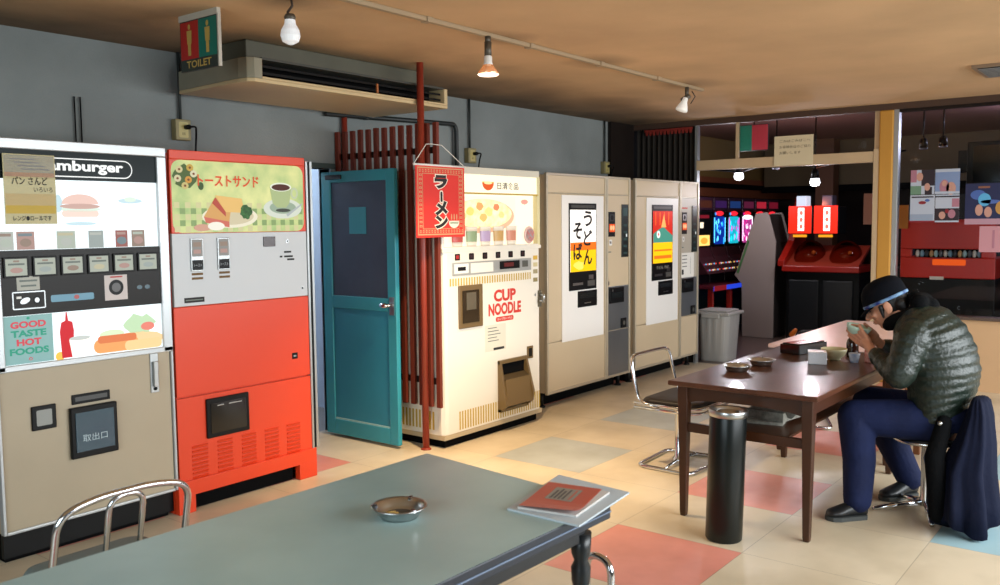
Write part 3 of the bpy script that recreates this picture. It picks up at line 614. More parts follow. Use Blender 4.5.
for k, (a, b, c, h) in enumerate(((4.52, 1.53, .05, '#f6d878'), (4.62, 1.565, .045, '#f2a868'), (4.72, 1.53, .05, '#f8e08c'), (4.80, 1.56, .04, '#e88c60'), (4.66, 1.49, .045, '#f4c070'), (4.86, 1.51, .04, '#f8dc90'), (4.45, 1.50, .04, '#cfd890'))):
    p.blob(a, b, c, c*.7, lit('topping%d' % k, h, 1.05), 4, 12, .25, k)
p.rect(4.24, 4.30, 1.58, 1.61, lit('tag_green', '#cfd860', 1.0), 2); p.blob(5.13, 1.60, .05, .02, lit('tag_red', '#e8a090', 1.0), 2); mb.build('display_panel', t)
mb = MB(); mb.box(X0+.025, X1-.03, Y+.013, Y+.045, 1.292, 1.300, M['white'])
cups = mat('cup_paper', '#efe3cf', .4); cupr = mat('cup_red', '#c9564a', .4)
mb.build('display_shelf', t)
for k, cc in enumerate(('#c9564a', '#8fa37c', '#b9a0c0', '#c9a060', '#d08a70')):
    x = 4.37+k*.145
    # shallow relief cups: wide cup fronts standing on the narrow display shelf
    mb = MB(); R = []
    for r, z in ((.046, 1.301), (.052, 1.33), (.056, 1.40), (.060, 1.425), (.060, 1.43)):
        R.append([(x+r*math.cos(2*PI*j/20), Y+.028+.014*math.sin(2*PI*j/20), z) for j in range(20)])
    mb.rings(R[:2], cups); mb.rings(R[1:3], mat('cup_band_%d' % k, cc, .4), caps=False); mb.rings(R[2:], cups); mb.build('display_cup', t)
mb = MB(); mb.ell((5.155, Y+.022, 1.365), (.062, .012, .062), mat('badge_pink', '#d9b3a8', .4)); p = front(mb, Y+.009); p.ell(5.155, 1.365, .045, .045, mat('badge_pattern', '#8ea0a0', .4, var=.5, vscale=60, hex2='#c8605a'), 1); mb.build('round_badge', t)
mb = MB(); p = front(mb, Y)
for k in range(6):
    u = 4.335+k*.142; p.rrect(u-.026, u+.026, 1.213, 1.256, .006, M['black'], 1); p.rect(u-.015, u+.015, 1.222, 1.247, mat('button_red' if k < 1 else 'button_dark', '#a02020' if k < 1 else '#2d1518', .3), 2)
p.rect(4.235, 5.235, 1.270, 1.274, M['alum'], 1)
mb.build('selection_buttons', t)
mb = MB(); mb.box(4.28, 5.14, Y-.006, Y, 1.115, 1.20, mat('coin_panel', '#a9aaa6', .35, .4)); p = front(mb, Y-.006)
p.rect(4.295, 4.44, 1.128, 1.19, M['white'], 1); p.rect(4.33, 4.41, 1.145, 1.17, M['black'], 2); p.rect(4.46, 4.70, 1.125, 1.19, M['paper'], 1); p.rect(4.77, 5.0, 1.135, 1.19, M['black'], 1); p.rect(4.82, 4.93, 1.15, 1.178, mat('red_digits', '#5a1a1a', .3), 2); p.rect(5.03, 5.10, 1.14, 1.185, mat('slot_grey', '#55554f', .3), 1); mb.build('coin_panel', t, bevel=.002)
mb = MB(); p = front(mb, Y)
for k in range(33):
    u = 4.255+k*.0272
    if u < 5.14: p.rect(u, u+.014, 1.048, 1.098, gold_s, 1)
mb.build('gold_stripes', t); mb = MB(); p = front(mb, Y)
for k in range(34):
    u = 4.333+k*.0272
    if u < 5.245: p.rect(u, u+.014, .10, .222, gold_s, 1)
mb.build('gold_stripes', t)
cr = mat('cup_noodle_red', '#c8352a', .4)
mb = MB(); p = front(mb, Y); crl = mat('cup_noodle_white', '#f0ece4', .4)
p.text('CUP', 4.835, .913, .084, cr, 1, w=.25, bold=.045, center=True); p.text('NOODLE', 4.835, .820, .084, cr, 1, w=.37, bold=.045, center=True)
p.rrect(4.73, 4.93, .775, .808, .012, cr, 1); p.text('カップヌードル', 4.83, .783, .017, crl, 2, w=.17, bold=.01, center=True); mb.build('logo_print', t)
mb = MB(); p = front(mb, Y); p.rect(4.61, 4.84, .58, .76, mat('instruction_paper', '#d3cdbd', .7), 1)
for k in range(5): p.rect(4.64, 4.74+.02*(k % 3), .735-k*.022, .741-k*.022, cardb, 2)
p.rect(4.70, 4.82, .583, .60, ink, 2); mb.build('instruction_sheet', t)
mb = MB(); mb.box(4.335, 4.58, Y-.012, Y, .765, 1.048, brn); o = mb.build('front_hatch', t, bevel=.006)
mb = MB(); mb.box(4.365, 4.535, Y-.017, Y-.012, .80, 1.015, mat('hatch_dark', '#2e2519', .15)); mb.box(4.40, 4.50, Y-.02, Y-.017, .885, 1.0, mat('hatch_shine', '#5a5448', .1)); mb.build('hatch_window', o, bevel=.003)
mb = MB(); mb.box(5.085, 5.155, Y-.008, Y, .475, .565, brn); p = front(mb, Y-.008); p.rect(5.10, 5.14, .49, .55, M['black'], 1); mb.build('coin_return', t, bevel=.003)
mb = MB(); mb.box(5.225, 5.262, Y-.01, Y, .84, .96, mat('lock_plate', '#6c6656', .4, .5)); mb.tube([(5.24, Y-.01, .93), (5.24, Y-.045, .925), (5.235, Y-.045, .87)], .009, M['steel'], 8, round_=.01); mb.cyl((5.215, Y-.03, .885), (5.255, Y-.03, .885), .008, M['steel'], 8); mb.build('lock_handle', t)
for k, (z, a) in enumerate(((1.20, '#caa23c'), (1.15, '#c7b98c'), (1.10, '#9c8f6a'), (1.04, '#8a7c50'))): mb = MB(); p = front(mb, Y); p.rect(5.17, 5.225, z-.015, z+.015, mat('side_sticker%d' % k, a, .5), 1); mb.build('sticker', t)
mb = MB(); p = front(mb, Y); p.ell(5.195, .93, .01, .01, M['steel'], 1); mb.build('keyhole', t)
# dispensing chute: tilted bronze flap projecting from the front
mb = MB()
mb.prism([(4.745, Y, .145), (4.745, Y, .50), (4.745, Y-.02, .50), (4.745, Y-.075, .19), (4.745, Y-.02, .145)], (.02, 0, 0), brn)
mb.prism([(5.045, Y, .20), (5.045, Y, .50), (5.045, Y-.02, .50), (5.045, Y-.085, .26), (5.045, Y-.075, .19), (5.045, Y-.02, .145)], (.02, 0, 0), brn)
mb.box(4.745, 5.065, Y-.02, Y, .48, .505, brn); mb.box(4.745, 5.065, Y-.03, Y, .145, .165, brn)
mb.prism([(4.765, Y-.075, .19), (4.765, Y-.065, .185), (4.765, Y-.040, .37), (4.765, Y-.055, .372)], (.28, 0, 0), brn); mb.box(4.765, 5.045, Y-.004, Y-.002, .36, .485, M['matblack'])
mb.prism([(4.765, Y-.055, .37), (4.765, Y-.008, .40), (4.765, Y-.006, .385), (4.765, Y-.045, .355)], (.28, 0, 0), mat('bronze_dark', '#43351f', .4))
mb.build('dispenser_chute', t, bevel=.003)

# ---- two tall noodle machines
bei2 = mat('warm_beige_enamel', '#c4b193', .4, var=.03, vscale=2); trim_ = mat('machine_trim', '#b9ad97', .35, .35); wpan = mat('pale_grey_panel', '#e4e1dc', .35); steelb = mat('steel_door', '#8a8d90', .32, .75, var=.08, vscale=3)
def noodle_machine(x0, label, udon):
    Y = 3.88; x1 = x0+1.275; xm = x0+.872; z0, z1 = .125, 1.828
    t = thing('vending_machine', (x0+.64, 4.25, 0), label, 'vending machine', 'food vending machines along the wall')
    mb = MB(); mb.box(x0, x1, Y+.02, 4.56, z0, z1-.01, bei2); mb.build('cabinet', t, bevel=.005)
    mb = MB(); mb.box(x0+.05, x1-.05, Y+.13, 4.44, .004, z0, M['matblack']); mb.build('base', t)
    for fx in (x0+.05, x1-.05):
        for fy in (Y+.09, 4.48):
            mb = MB(); mb.cyl((fx, fy, 0), (fx, fy, z0), .018, M['black'], 10); mb.lathe([(.03, 0), (.03, .012), (.018, .02)], (fx, fy, 0), M['black'], 12); mb.build('foot', t)
    mb = MB()
    for a, b in ((x0-.003, x0+.018), (xm-.018, xm+.002), (xm+.012, xm+.030), (x1-.018, x1+.003)): mb.box(a, b, Y-.010, Y+.02, z0-.01, z1, trim_)
    mb.box(x0, x1, Y-.008, Y+.02, z1-.015, z1+.004, trim_); mb.box(x0, x1, Y-.006, Y+.02, 1.672, 1.682, trim_); mb.box(x0, x1, Y-.006, Y+.02, z0-.01, z0+.01, trim_); mb.build('trim_frame', t, bevel=.003)
    mb = MB(); mb.box(x0+.018, xm-.018, Y, Y+.02, 1.682, z1-.015, bei2); mb.box(xm+.03, x1-.018, Y, Y+.02, 1.682, z1-.015, bei2); mb.box(x0+.018, xm-.018, Y, Y+.02, .523, 1.672, bei2); mb.box(x0+.018, xm-.018, Y, Y+.02, z0+.01, .515, bei2)
    mb.build('front_panels', t, bevel=.002)
    wx0, wx1 = x0+.205, xm-.045
    mb = MB(); mb.box(wx0, wx1, Y-.008, Y, .505, 1.665, wpan); o = mb.build('white_panel', t, bevel=.002)
    sx0, sx1 = x0+.298, x0+.705
    mb = MB(); mb.box(sx0, sx1, Y-.014, Y-.008, .905, 1.602, M['black']); so = mb.build('screen_frame', t, bevel=.002)
    mb = MB(); zt, zb = (1.55, 1.055) if udon else (1.545, 1.065); u0, u1 = sx0+.012, sx1-.012; L_ = .0007
    wh = lit('screen_white', '#fdf6ec', 1.3); og = lit('screen_orange', '#f0701c', 1.15); yl = lit('screen_yellow', '#f6c010', 1.2); rd = lit('screen_red', '#d42410', 1.0); tq = lit('screen_teal', '#4fa08c', .8)
    mb.box(u0, u1, Y-.0165, Y-.014, zb, zt, wh if udon else rd); p = front(mb, Y-.0165)
    if udon:
        p.rect(u0, u1, zb, zb+.17, yl, 1); p.rect(u0, u1, zb+.17, zb+.235, og, 1); p.blob(u0+.12, zb+.05, .10, .04, lit('screen_noodle', '#f8d860', 1.2), 2, 12, .4, 2)
        kt = mat('calligraphy_ink', '#120c0a', .4)
        for k, ch in enumerate('うどん'): p.text(ch, u0+.255, zt-.135-k*.155, .128, kt, 3, w=.13, bold=.03, center=True)
        for k, ch in enumerate('そば'): p.text(ch, u0+.105, zt-.235-k*.165, .135, kt, 3, w=.13, bold=.03, center=True)
    else:
        p.rect(u0, u1, zb, zb+.19, yl, 1); p.poly([(u0, zb+.19), (u0, zb+.27), (u0+.10, zb+.31), (u0+.20, zb+.335), (u0+.27, zb+.30), (u1, zb+.25), (u1, zb+.19)], tq, 2)
        p.ell(u0+.10, zb+.265, .035, .035, lit('screen_flower', '#f4f2ea', 1.2), 3, 12); p.ell(u0+.10, zb+.265, .013, .013, rd, 4)
        p.poly([(u0+.15, zb+.33), (u0+.205, zb+.45), (u0+.25, zb+.33)], lit('screen_peak', '#f8b060', 1.1), 3)
        for k in range(4): p.rect(u0+.04+k*.085, u0+.052+k*.085, zt-.13, zt-.01, og, 2)
        p.rect(u0+.02, u1-.02, zb+.04, zb+.07, og, 2); p.rect(u0+.02, u1-.02, zb+.11, zb+.125, og, 2)
    p2_ = front(mb, Y-.014); p2_.rect(sx0+.03, sx1-.03, 1.565, 1.588, mat('screen_label', '#3a3a36', .4), 1)
    if not udon: p2_.text('うどん そば', (sx0+sx1)/2, 1.01, .028, lit('tube_text', '#cfc8b8', .5), 1, w=.24, center=True)
    p2_.rect(sx0+.05, sx0+.20, .945, .965, M['steel'], 1); p2_.rect(sx1-.14, sx1-.03, .93, .975, mat('coin_plate', '#4f4d4a', .3), 1); p2_.rect(sx1-.12, sx1-.05, .985, 1.02, M['steel'], 1)
    mb.build('lit_screen', so)
    mb = MB(); mb.box(x0+.425, x0+.715, Y-.013, Y-.008, .762, .895, M['black']); p = front(mb, Y-.013); p.rect(x0+.45, x0+.69, .835, .875, mat('slot_dark', '#1c1f20', .2), 1); p.rect(x0+.52, x0+.62, .79, .797, M['steel'], 1); mb.build('pickup_slot', t, bevel=.003)
    # narrow control column
    c0 = xm+.03; c1 = x1-.018
    mb = MB(); mb.box(c0, c1, Y, Y+.02, .90, 1.672, bei2 if udon else mat('column_grey', '#b0a898', .4)); p = front(mb, Y)
    p.rrect(c0+.03, c0+.075, 1.25, 1.30, .01, M['white'], 1); p.ell(c0+.05, 1.275, .012, .012, M['steel'], 2); p.ell(c0+.02, .93, .012, .018, M['steel'], 1); p.rect(c0+.01, c0+.06, 1.19, 1.20, cardb, 1)
    if not udon: p.rect(c0+.0, c0+.14, 1.568, 1.582, mat('red_label', '#c0301c', .5), 1)
    mb.build('control_column', t)
    mb = MB(); mb.box(c0+.012, c0+.115, Y-.008, Y, 1.325, 1.535, M['black']); p = front(mb, Y-.008); p.rect(c0+.025, c0+.10, 1.455, 1.515, M['steel'] if not udon else mat('dial_dark', '#26292a', .3), 1); p.ell(c0+.062, 1.485, .022, .022, M['black'], 2)
    p.rect(c0+.018, c0+.108, 1.365, 1.432, lit('glow_orange', '#e8541c', 1.0), 1); p.ell(c0+.045, 1.40, .018, .022, lit('glow_peach', '#ffb080', 1.2), 2); p.ell(c0+.083, 1.40, .018, .022, lit('glow_peach', '#ffb080', 1.2), 2); mb.build('coin_unit', t, bevel=.002)
    mb = MB(); mb.box(c1-.125, c1-.015, Y-.008, Y, 1.145, 1.60, mat('green_black_strip', '#12201e', .3)); p = front(mb, Y-.008); p.rect(c1-.105, c1-.035, 1.50, 1.57, mat('strip_dim', '#2e4a48', .3), 1)
    for k in range(5): p.rect(c1-.10, c1-.04, 1.17+k*.06, 1.19+k*.06, mat('strip_dim', '#2e4a48', .3), 1)
    p.rect(c1-.06, c1-.04, 1.32, 1.345, lit('led_white', '#dfe8e4', .8), 2); mb.build('button_strip', t, bevel=.002)
    mb = MB(); mb.box(c0, c1, Y-.002, Y+.02, .523, .90, steelb); mb.box(c0, c1, Y-.002, Y+.02, z0+.01, .515, steelb if udon else bei2)
    mb.build('steel_doors', t, bevel=.002)
    mb = MB(); mb.box(c0+.02, c1-.10, Y-.016, Y-.002, .755, .89, M['black']); p = front(mb, Y-.016); p.rect(c0+.04, c1-.12, .80, .85, mat('slot_dark', '#1c1f20', .2), 1); p.ell(c0+.06, .865, .012, .012, M['steel'], 1); mb.build('cup_outlet', t, bevel=.004)
    mb = MB(); mb.box(c1-.14, c1-.055, Y-.014, Y-.002, .53, .615, M['black']); p = front(mb, Y-.014); p.ell(c1-.097, .572, .020, .020, mat('slot_grey', '#55554f', .3), 1); mb.build('lock', t, bevel=.003)
    if not udon:
        mb = MB(); p = front(mb, Y-.001); p.rect(c0+.005, c1-.07, .895, 1.14, M['paper'], 1)
        for k in range(4):
            p.rect(c0+.025, c0+.03+.10, 1.11-k*.035, 1.117-k*.035, ink, 2); p.rect(c1-.15, c1-.145, .93, 1.10, cardb, 2)
        p.rect(c0+.02, c0+.06, .93, .98, ink, 2); mb.build('notice', t)
    return t
noodle_machine(5.552, 'tall beige noodle vending machine whose lit screen has black calligraphy on white and orange', True)
noodle_machine(6.92, 'tall beige noodle vending machine whose lit screen is red over yellow, nearest the arcade doorway', False)

# ================================================================== DOOR, LATTICE, POLES, BANNER
tealp = mat('teal_paint', '#318f9c', .42, var=.10, vscale=3); teald = mat('teal_panel_paint', '#2a8094', .45, var=.12, vscale=2); hard = mat('dark_hardware', '#2a2522', .4, .5)  # the lower door panel has its own bluer teal
t = thing('door', (4.035, YB, 0), 'teal painted door standing wide open beside the orange toast machine', 'door'); DX0, DX1 = 4.015, 4.05
mb = MB(); ya, yb, z0, z1 = 3.975, 4.665, .02, 1.805
mb.box(DX0, DX1, ya, ya+.075, z0, z1, tealp); mb.box(DX0, DX1, yb-.085, yb, z0, z1, tealp); mb.box(DX0, DX1, ya+.075, yb-.085, z1-.072, z1, tealp); mb.box(DX0, DX1, ya+.075, yb-.085, .89, .975, tealp); mb.box(DX0, DX1, ya+.075, yb-.085, z0, .125, tealp)
mb.build('door_frame', t, bevel=.004)
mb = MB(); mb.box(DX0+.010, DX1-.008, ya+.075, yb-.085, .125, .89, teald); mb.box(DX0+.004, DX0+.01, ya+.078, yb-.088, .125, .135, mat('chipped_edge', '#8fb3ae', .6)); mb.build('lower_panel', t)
mb = MB(); mb.box(DX0+.012, DX1-.012, ya+.075, yb-.085, .975, z1-.072, mat('dark_mesh_pane', '#3b4350', .22, var=.15, vscale=4, bump=.2, bscale=300)); mb.build('pane', t)
mb = MB(); mb.box(DX0+.009, DX0+.012, 4.245, 4.405, 1.39, 1.565, mat('teal_card', '#2b8a98', .5)); mb.build('teal_card', t)
mb = MB(); mb.box(DX0-.006, DX0, ya+.015, ya+.055, .87, .985, M['steel']); mb.cyl((DX0-.004, ya+.035, .935), (DX0-.05, ya+.035, .935), .009, M['chrome']); mb.ell((DX0-.055, ya+.06, .935), (.018, .038, .018), M['chrome']); mb.build('door_knob', t)
mb = MB(); mb.box(DX0-.014, DX0, 4.46, 4.61, 1.752, 1.782, hard); mb.build('closer_plate', t, bevel=.003)
for z in (.25, 1.55):
    mb = MB(); mb.cyl((DX1+.004, yb+.004, z-.05), (DX1+.004, yb+.004, z+.05), .009, M['steel'], 8); mb.build('hinge', t)

slm = mat('red_brown_stain', '#6c2b1c', .55, spec=.3, var=.25, vscale=5, stretch=(1, 1, .2))
t = thing('lattice_screen', (4.16, 4.2, .27), 'red-brown vertical slat screen between the blue door and the cup noodle machine', 'screen')
mb = MB()
for z in (1.915, .44):
    mb = MB(); mb.box(4.174, 4.186, 3.74, 4.66, z-.02, z+.02, M['darkwood']); mb.build('rail', t)
for k in range(13):
    y = 3.728+k*.0755; mb = MB(); jj = random.uniform(-.004, .004); mb.box(4.150, 4.174, y, y+.036, .275, 2.086+jj, slm); mb.build('slat', t, bevel=.003)
polem = mat('red_brown_pole_paint', '#8f3322', .4, var=.12, vscale=6)
for (x, y, r, l) in ((4.123, 3.835, .022, 'red-brown pole from floor to ceiling in front of the slat screen, beside the red banner'), (4.225, 4.65, .020, 'red-brown pole at the wall behind the open blue door')):
    t = thing('pole', (x, y, 0), l, 'pole', 'poles of the slat screen'); mb = MB(); mb.cyl((x, y, 0), (x, y, ZC), r, polem, 20); mb.build('shaft', t)
    mb = MB(); mb.lathe([(r+.012, 0), (r+.012, .006), (r, .012)], (x, y, 0), polem, 20); mb.build('base_collar', t)
# ramen banner hung on strings
RY = 3.695
t = thing('banner', (4.1442, RY, 1.3628), 'red ramen banner with black lettering hung on strings at the brown pole', 'banner')
br = mat('banner_red', '#d5281c', .6); bt = mat('banner_tan', '#c9946a', .6); bkk = mat('banner_black', '#15100e', .6); bw = mat('banner_white', '#ecdfcc', .6)
mb = MB(); N_ = 8
Rf = []
for i in range(N_+1):
    u = 3.9186+i*(.467/N_); Rf.append((u, RY+.006*math.sin(i*1.1)))
mb.box(3.9186, 4.3727, RY, RY+.005, 1.3676, 1.8120, br); p = front(mb, RY)
p.rect(3.9332, 4.3582, 1.3822, 1.7984, bt, 1); p.rect(3.9400, 4.3513, 1.3900, 1.7906, br, 2); p.rect(3.9750, 4.3163, 1.4192, 1.7614, bt, 3); p.rect(3.9789, 4.3125, 1.4230, 1.7575, br, 4)
for k in range(16):
    for v in (1.3958, 1.7673): p.rect(3.9478+k*.026, 3.9614+k*.026, v, v+.018, bt, 3); p.rect(3.9507+k*.026, 3.9575+k*.026, v+.005, v+.013, br, 4)
for k in range(13):
    for u in (3.9459, 4.3202): p.rect(u, u+.024, 1.4308+k*.026, 1.4444+k*.026, bt, 3); p.rect(u+.006, u+.017, 1.4337+k*.026, 1.4406+k*.026, br, 4)
for k, (ch, z, h, w_) in enumerate((('ラ', 1.6691, .085, .12), ('ー', 1.5864, .065, .02), ('メ', 1.5038, .09, .12), ('ン', 1.4211, .082, .12))):
    if ch == 'ー':
        p.rrect(4.1296, 4.1627, z-.008, z+h+.008, .016, bw, 5); p.rrect(4.1365, 4.1559, z, z+h, .010, bkk, 6)
    else:
        p.text(ch, 4.1442, z-.006, h+.012, bw, 5, w=w_+.016, bold=.14, center=True); p.text(ch, 4.1442, z, h, bkk, 6, w=w_, bold=.06, center=True)
p.ell(4.2638, 1.4619, .05, .038, bw, 5, t0=PI, t1=2*PI); p.rect(4.2152, 4.3125, 1.4600, 1.4697, bw, 5); p.rect(4.2249, 4.3027, 1.4522, 1.4581, mat('bowl_green', '#5a8a6a', .6), 6)
for k in range(3): p.ell(4.2395+k*.025, 1.4940, .006, .02, bt, 5)
mb.build('cloth', t)
mb = MB(); mb.cyl((3.9041, RY+.003, 1.8120), (4.3873, RY+.003, 1.8120), .007, M['white'], 8); mb.build('rod', t)
mb = MB(); mb.tube([(3.9089, RY+.003, 1.8159), (4.0596, RY+.04, 1.9413), (4.0937, RY+.028, 1.9442)], .0025, M['paper'], 6); mb.tube([(4.3757, RY+.003, 1.8159), (4.1909, RY+.028, 1.9413), (4.0839, RY+.028, 1.9442)], .0025, M['paper'], 6); mb.build('string', t)

# ================================================================== TABLES
def turned_leg(mb, x, y, z1, m):
    mb.lathe([(.018, 0), (.021, .02), (.016, .04), (.022, .20), (.026, .34), (.020, .40), (.017, .43), (.026, .46), (.028, .50), (.019, .52), (.027, .54), (.030, .60), (.030, z1)], (x, y, 0), m, 20)
ttop = mat('sage_laminate', '#a3bbb8', .30, var=.14, vscale=3.2, hex2='#92aaa8'); tedge = mat('blue_black_edge', '#1a2230', .35); tline = mat('edge_line', '#4b5a70', .3, .3)
Q = [(.60, 2.035), (2.168, 2.013), (2.075, 1.237), (.60, 1.27)]
t = thing('table', (1.4, 1.64, 0), 'low sage-green laminate table with a black rim in the foreground', 'table', 'dining tables')
def qoff(d): # quad grown outwards by d
    c = (sum(p[0] for p in Q)/4, sum(p[1] for p in Q)/4); return [(p[0]+d*math.copysign(1, p[0]-c[0]), p[1]+d*math.copysign(1, p[1]-c[1])) for p in Q]
mb = MB(); mb.prism([(x, y, .672) for x, y in qoff(-.003)], (0, 0, .008), ttop); mb.build('table_top', t)
mb = MB(); mb.prism([(x, y, .636) for x, y in qoff(0)], (0, 0, .0435), tedge); mb.prism([(x, y, .653) for x, y in qoff(.0025)], (0, 0, .006), tline); mb.build('edge_band', t, bevel=.003)
mb = MB(); mb.prism([(x, y, .575) for x, y in qoff(-.05)], (0, 0, .061), mat('apron_black', '#15171b', .5)); mb.build('apron', t, bevel=.004)
for x, y in ((.70, 1.95), (.70, 1.35), (2.07, 1.93), (2.02, 1.30)):
    mb = MB(); turned_leg(mb, x, y, .60, mat('leg_black', '#14181b', .35)); mb.build('leg', t)
# dark wooden table
wd = mat('dark_walnut', '#54301e', .30, var=.25, vscale=3, stretch=(.6, 6, 1), coat=.1); wdl = mat('walnut_frame', '#40220f', .35, var=.2, vscale=4)
def wood_table(cx, cy, L_, W_, rz, label, topm, shelf):
    t = thing('table', (cx, cy, 0), label, 'table', 'dining tables')
    c, s_ = math.cos(rz), math.sin(rz)
    def W(x, y, z): return (cx+c*x-s_*y, cy+s_*x+c*y, z)
    def bx(mb, x0, x1, y0, y1, z0, z1, m):
        mb.prism([W(x0, y0, z0), W(x1, y0, z0), W(x1, y1, z0), W(x0, y1, z0)], (0, 0, z1-z0), m)
    a, b = L_/2, W_/2
    mb = MB(); bx(mb, -a, a, -b, b, .656, .68, topm); mb.build('table_top', t, bevel=.005)
    mb = MB(); i = .055
    for y in (-b+i, b-i-.02): bx(mb, -a+i, a-i, y, y+.02, .575, .656, wdl)
    for x in (-a+i, a-i-.02):
        pts = [W(x, -b+i, .656), W(x, -b+i, .55)]+[W(x, -b+i+.03+(W_-2*i-.06)*k/10, .572+.022*math.sin(PI*k/10)**.5) for k in range(11)]+[W(x, b-i, .55), W(x, b-i, .656)]
        d = Vector(W(x+.02, 0, 0))-Vector(W(x, 0, 0)); mb.prism(pts, d, wdl)
    mb.build('apron', t)
    for sx in (-1, 1):
        for sy in (-1, 1):
            lx, ly = sx*(a-.065), sy*(b-.06); mb = MB()
            R = [[W(lx+h*qx, ly+h*qy, z) for qx, qy in ((-1, -1), (1, -1), (1, 1), (-1, 1))] for z, h in ((0, .014), (.02, .016), (.45, .023), (.60, .026), (.656, .026))]
            mb.rings(R, wdl, smooth=False); mb.build('leg', t, bevel=.004)
    mb = MB()
    for sx in (-1, 1): bx(mb, sx*(a-.065)-.012, sx*(a-.065)+.012, -b+.07, b-.07, .425, .47, wdl)
    for sy in (-.5, .5) if shelf else (): bx(mb, -a+.065, a-.065, sy*.3-.012, sy*.3+.012, .425, .45, wdl)
    mb.build('stretcher', t, bevel=.003)
    if shelf:
        mb = MB(); bx(mb, -a+.10, a-.10, -.20, .20, .45, .462, wdl); mb.build('shelf', t, bevel=.002)
    return t
wood_table(4.603, 1.615, 1.475, .73, math.radians(-.4), 'dark brown wooden table with two ashtrays, where the man is eating', wd, True)
pinklam = mat('pinkish_laminate', '#efcdc6', .3, var=.05, vscale=3)
wood_table(6.18, 1.685, 1.60, .76, 0, 'wooden table with a glossy pinkish top behind the dark brown table', pinklam, False)
# newspapers on the lower shelf
for k, (z, r, x, y) in enumerate(((.463, .2, 4.22, 1.66), (.485, -.15, 4.25, 1.62))):
    mb = MB(); n = 10; R = []
    for i in range(n+1):
        u = -.10+.20*i/n; h = .010+.010*math.sin(i*.9+k)+(.02 if i in (0, 1) and k else 0)
        pa = [(u, -.13), (u, .13)]
        R.append([(x+math.cos(r)*a-math.sin(r)*b, y+math.sin(r)*a+math.cos(r)*b, z+zz) for (a, b), zz in ((pa[0], 0), (pa[1], 0), (pa[1], h), (pa[0], h+.004))])
    mb.rings(R, mat('newsprint', '#9b978a', .8, var=.5, vscale=40, hex2='#6d6a62'), smooth=False)
    tag(mb.build('newspaper'), ['folded grey newspaper on the shelf under the dark table, lower of two', 'folded grey newspaper on the shelf under the dark table, upper of two'][k], 'newspaper', 'newspapers under the table')

# ashtrays
def ashtray(x, y, label, butts):
    t = thing('ashtray', (x, y, .6805), label, 'ashtray', 'round metal ashtrays')
    mb = MB(); mb.lathe([(.001, 0), (.048, 0), (.056, .010), (.062, .024), (.074, .029), (.0755, .031), (.073, .033), (.060, .029), (.052, .016), (.044, .007), (.001, .006)], (x, y, .6805), M['steel'], 40)
    for a in (0.3, 2.4, 4.5): mb.box(x+.066*math.cos(a)-.008, x+.066*math.cos(a)+.008, y+.066*math.sin(a)-.004, y+.066*math.sin(a)+.004, .708, .716, M['chrome'], rz=a)
    mb.build('dish', t)
    mb = MB(); mb.lathe([(.001, .0065), (.042, .0075), (.036, .010), (.001, .0085)], (x, y, .6805), mat('ash', '#55524a', .95), 20); mb.build('ash', t)
    for a in butts:
        mb = MB(); mb.cyl((x+.035*math.cos(a), y+.035*math.sin(a), .694), (x+.01*math.cos(a), y+.01*math.sin(a), .694), .004, mat('cigarette', '#c9a860', .8), 8); mb.build('cigarette_butt', t)
ashtray(1.642, 1.628, 'round metal ashtray on the sage-green table in the foreground', (2.5, 3.4))
ashtray(4.311, 1.817, 'round metal ashtray on the dark table, nearer the front left corner', ())
ashtray(4.56, 1.785, 'round metal ashtray on the dark table, the one farther from the table corner', ())

# booklet and leaflet on the green table
bz = .6802
mb = MB(); lp = mat('leaflet_paper', '#b9c4ca', .6); q = [(1.852, 1.432), (2.00, 1.478), (2.205, 1.494), (2.186, 1.252), (1.862, 1.212)]
mb.prism([(a, b, bz) for a, b in ((1.855, 1.43), (2.203, 1.497), (2.176, 1.235), (1.856, 1.20))], (0, 0, .005), lp)
tag(mb.build('leaflet'), 'open pale grey paper leaflet lying under the red booklet on the green table', 'leaflet')
t = thing('booklet', (1.99, 1.36, bz+.005), 'red covered booklet with grey lettering on the corner of the green table', 'booklet')
cv = [(1.868, 1.405), (2.118, 1.472), (2.128, 1.272), (1.90, 1.238)]
mb = MB(); mb.prism([(a, b, bz+.0055) for a, b in cv], (0, 0, .006), mat('booklet_pages', '#c6c2bd', .7)); mb.build('pages', t)
mb = MB(); cvm = mat('booklet_cover', '#b5503f', .4)
n = 8; U = Vector((cv[1][0]-cv[0][0], cv[1][1]-cv[0][1], 0)).normalized(); V = Vector((cv[3][0]-cv[0][0], cv[3][1]-cv[0][1], 0)).normalized(); Nn = Vector((0, 0, 1))
V2 = -V
p = Pl(mb, (cv[3][0], cv[3][1], bz+.0125), U, V2, Nn, .0004)
lu = .236; lv = .165
R = []
for i in range(n+1):
    u = -.002+(lu+.004)*i/n
    lift = .012*max(0, 1-i/3)**2
    R.append([tuple(p.P(u, 0)+Nn*(lift)), tuple(p.P(u, lv)+Nn*lift*.3), tuple(p.P(u, lv)+Nn*(lift*.3+.0012)), tuple(p.P(u, 0)+Nn*(lift+.0012))])
mb.rings(R, cvm, smooth=False)
gr = mat('cover_grey', '#8b867c', .5); p.o += Nn*.0014
p.rect(.09, .20, .045, .125, gr, 1); p.rect(.10, .19, .055, .06, cvm, 2)
for k in range(4): p.rect(.10, .19-.015*(k % 2), .072+k*.012, .078+k*.012, mat('cover_dark', '#4c4a48', .5), 2)
mb.build('cover', t)

# bent chrome rail at the end of the green table
mb = MB(); mb.tube([(2.225, 1.41, .01), (2.225, 1.41, .455), (2.20, 1.31, .455), (2.20, 1.31, .01)], .011, M['chrome'], 12, round_=.05)
for x, y in ((2.225, 1.41), (2.20, 1.31)): mb.lathe([(.022, 0), (.022, .006), (.011, .012)], (x, y, 0), M['rubber'], 14)
tag(mb.build('chrome_rail'), 'narrow bent chrome tube rail standing at the right end of the green table', 'rail')

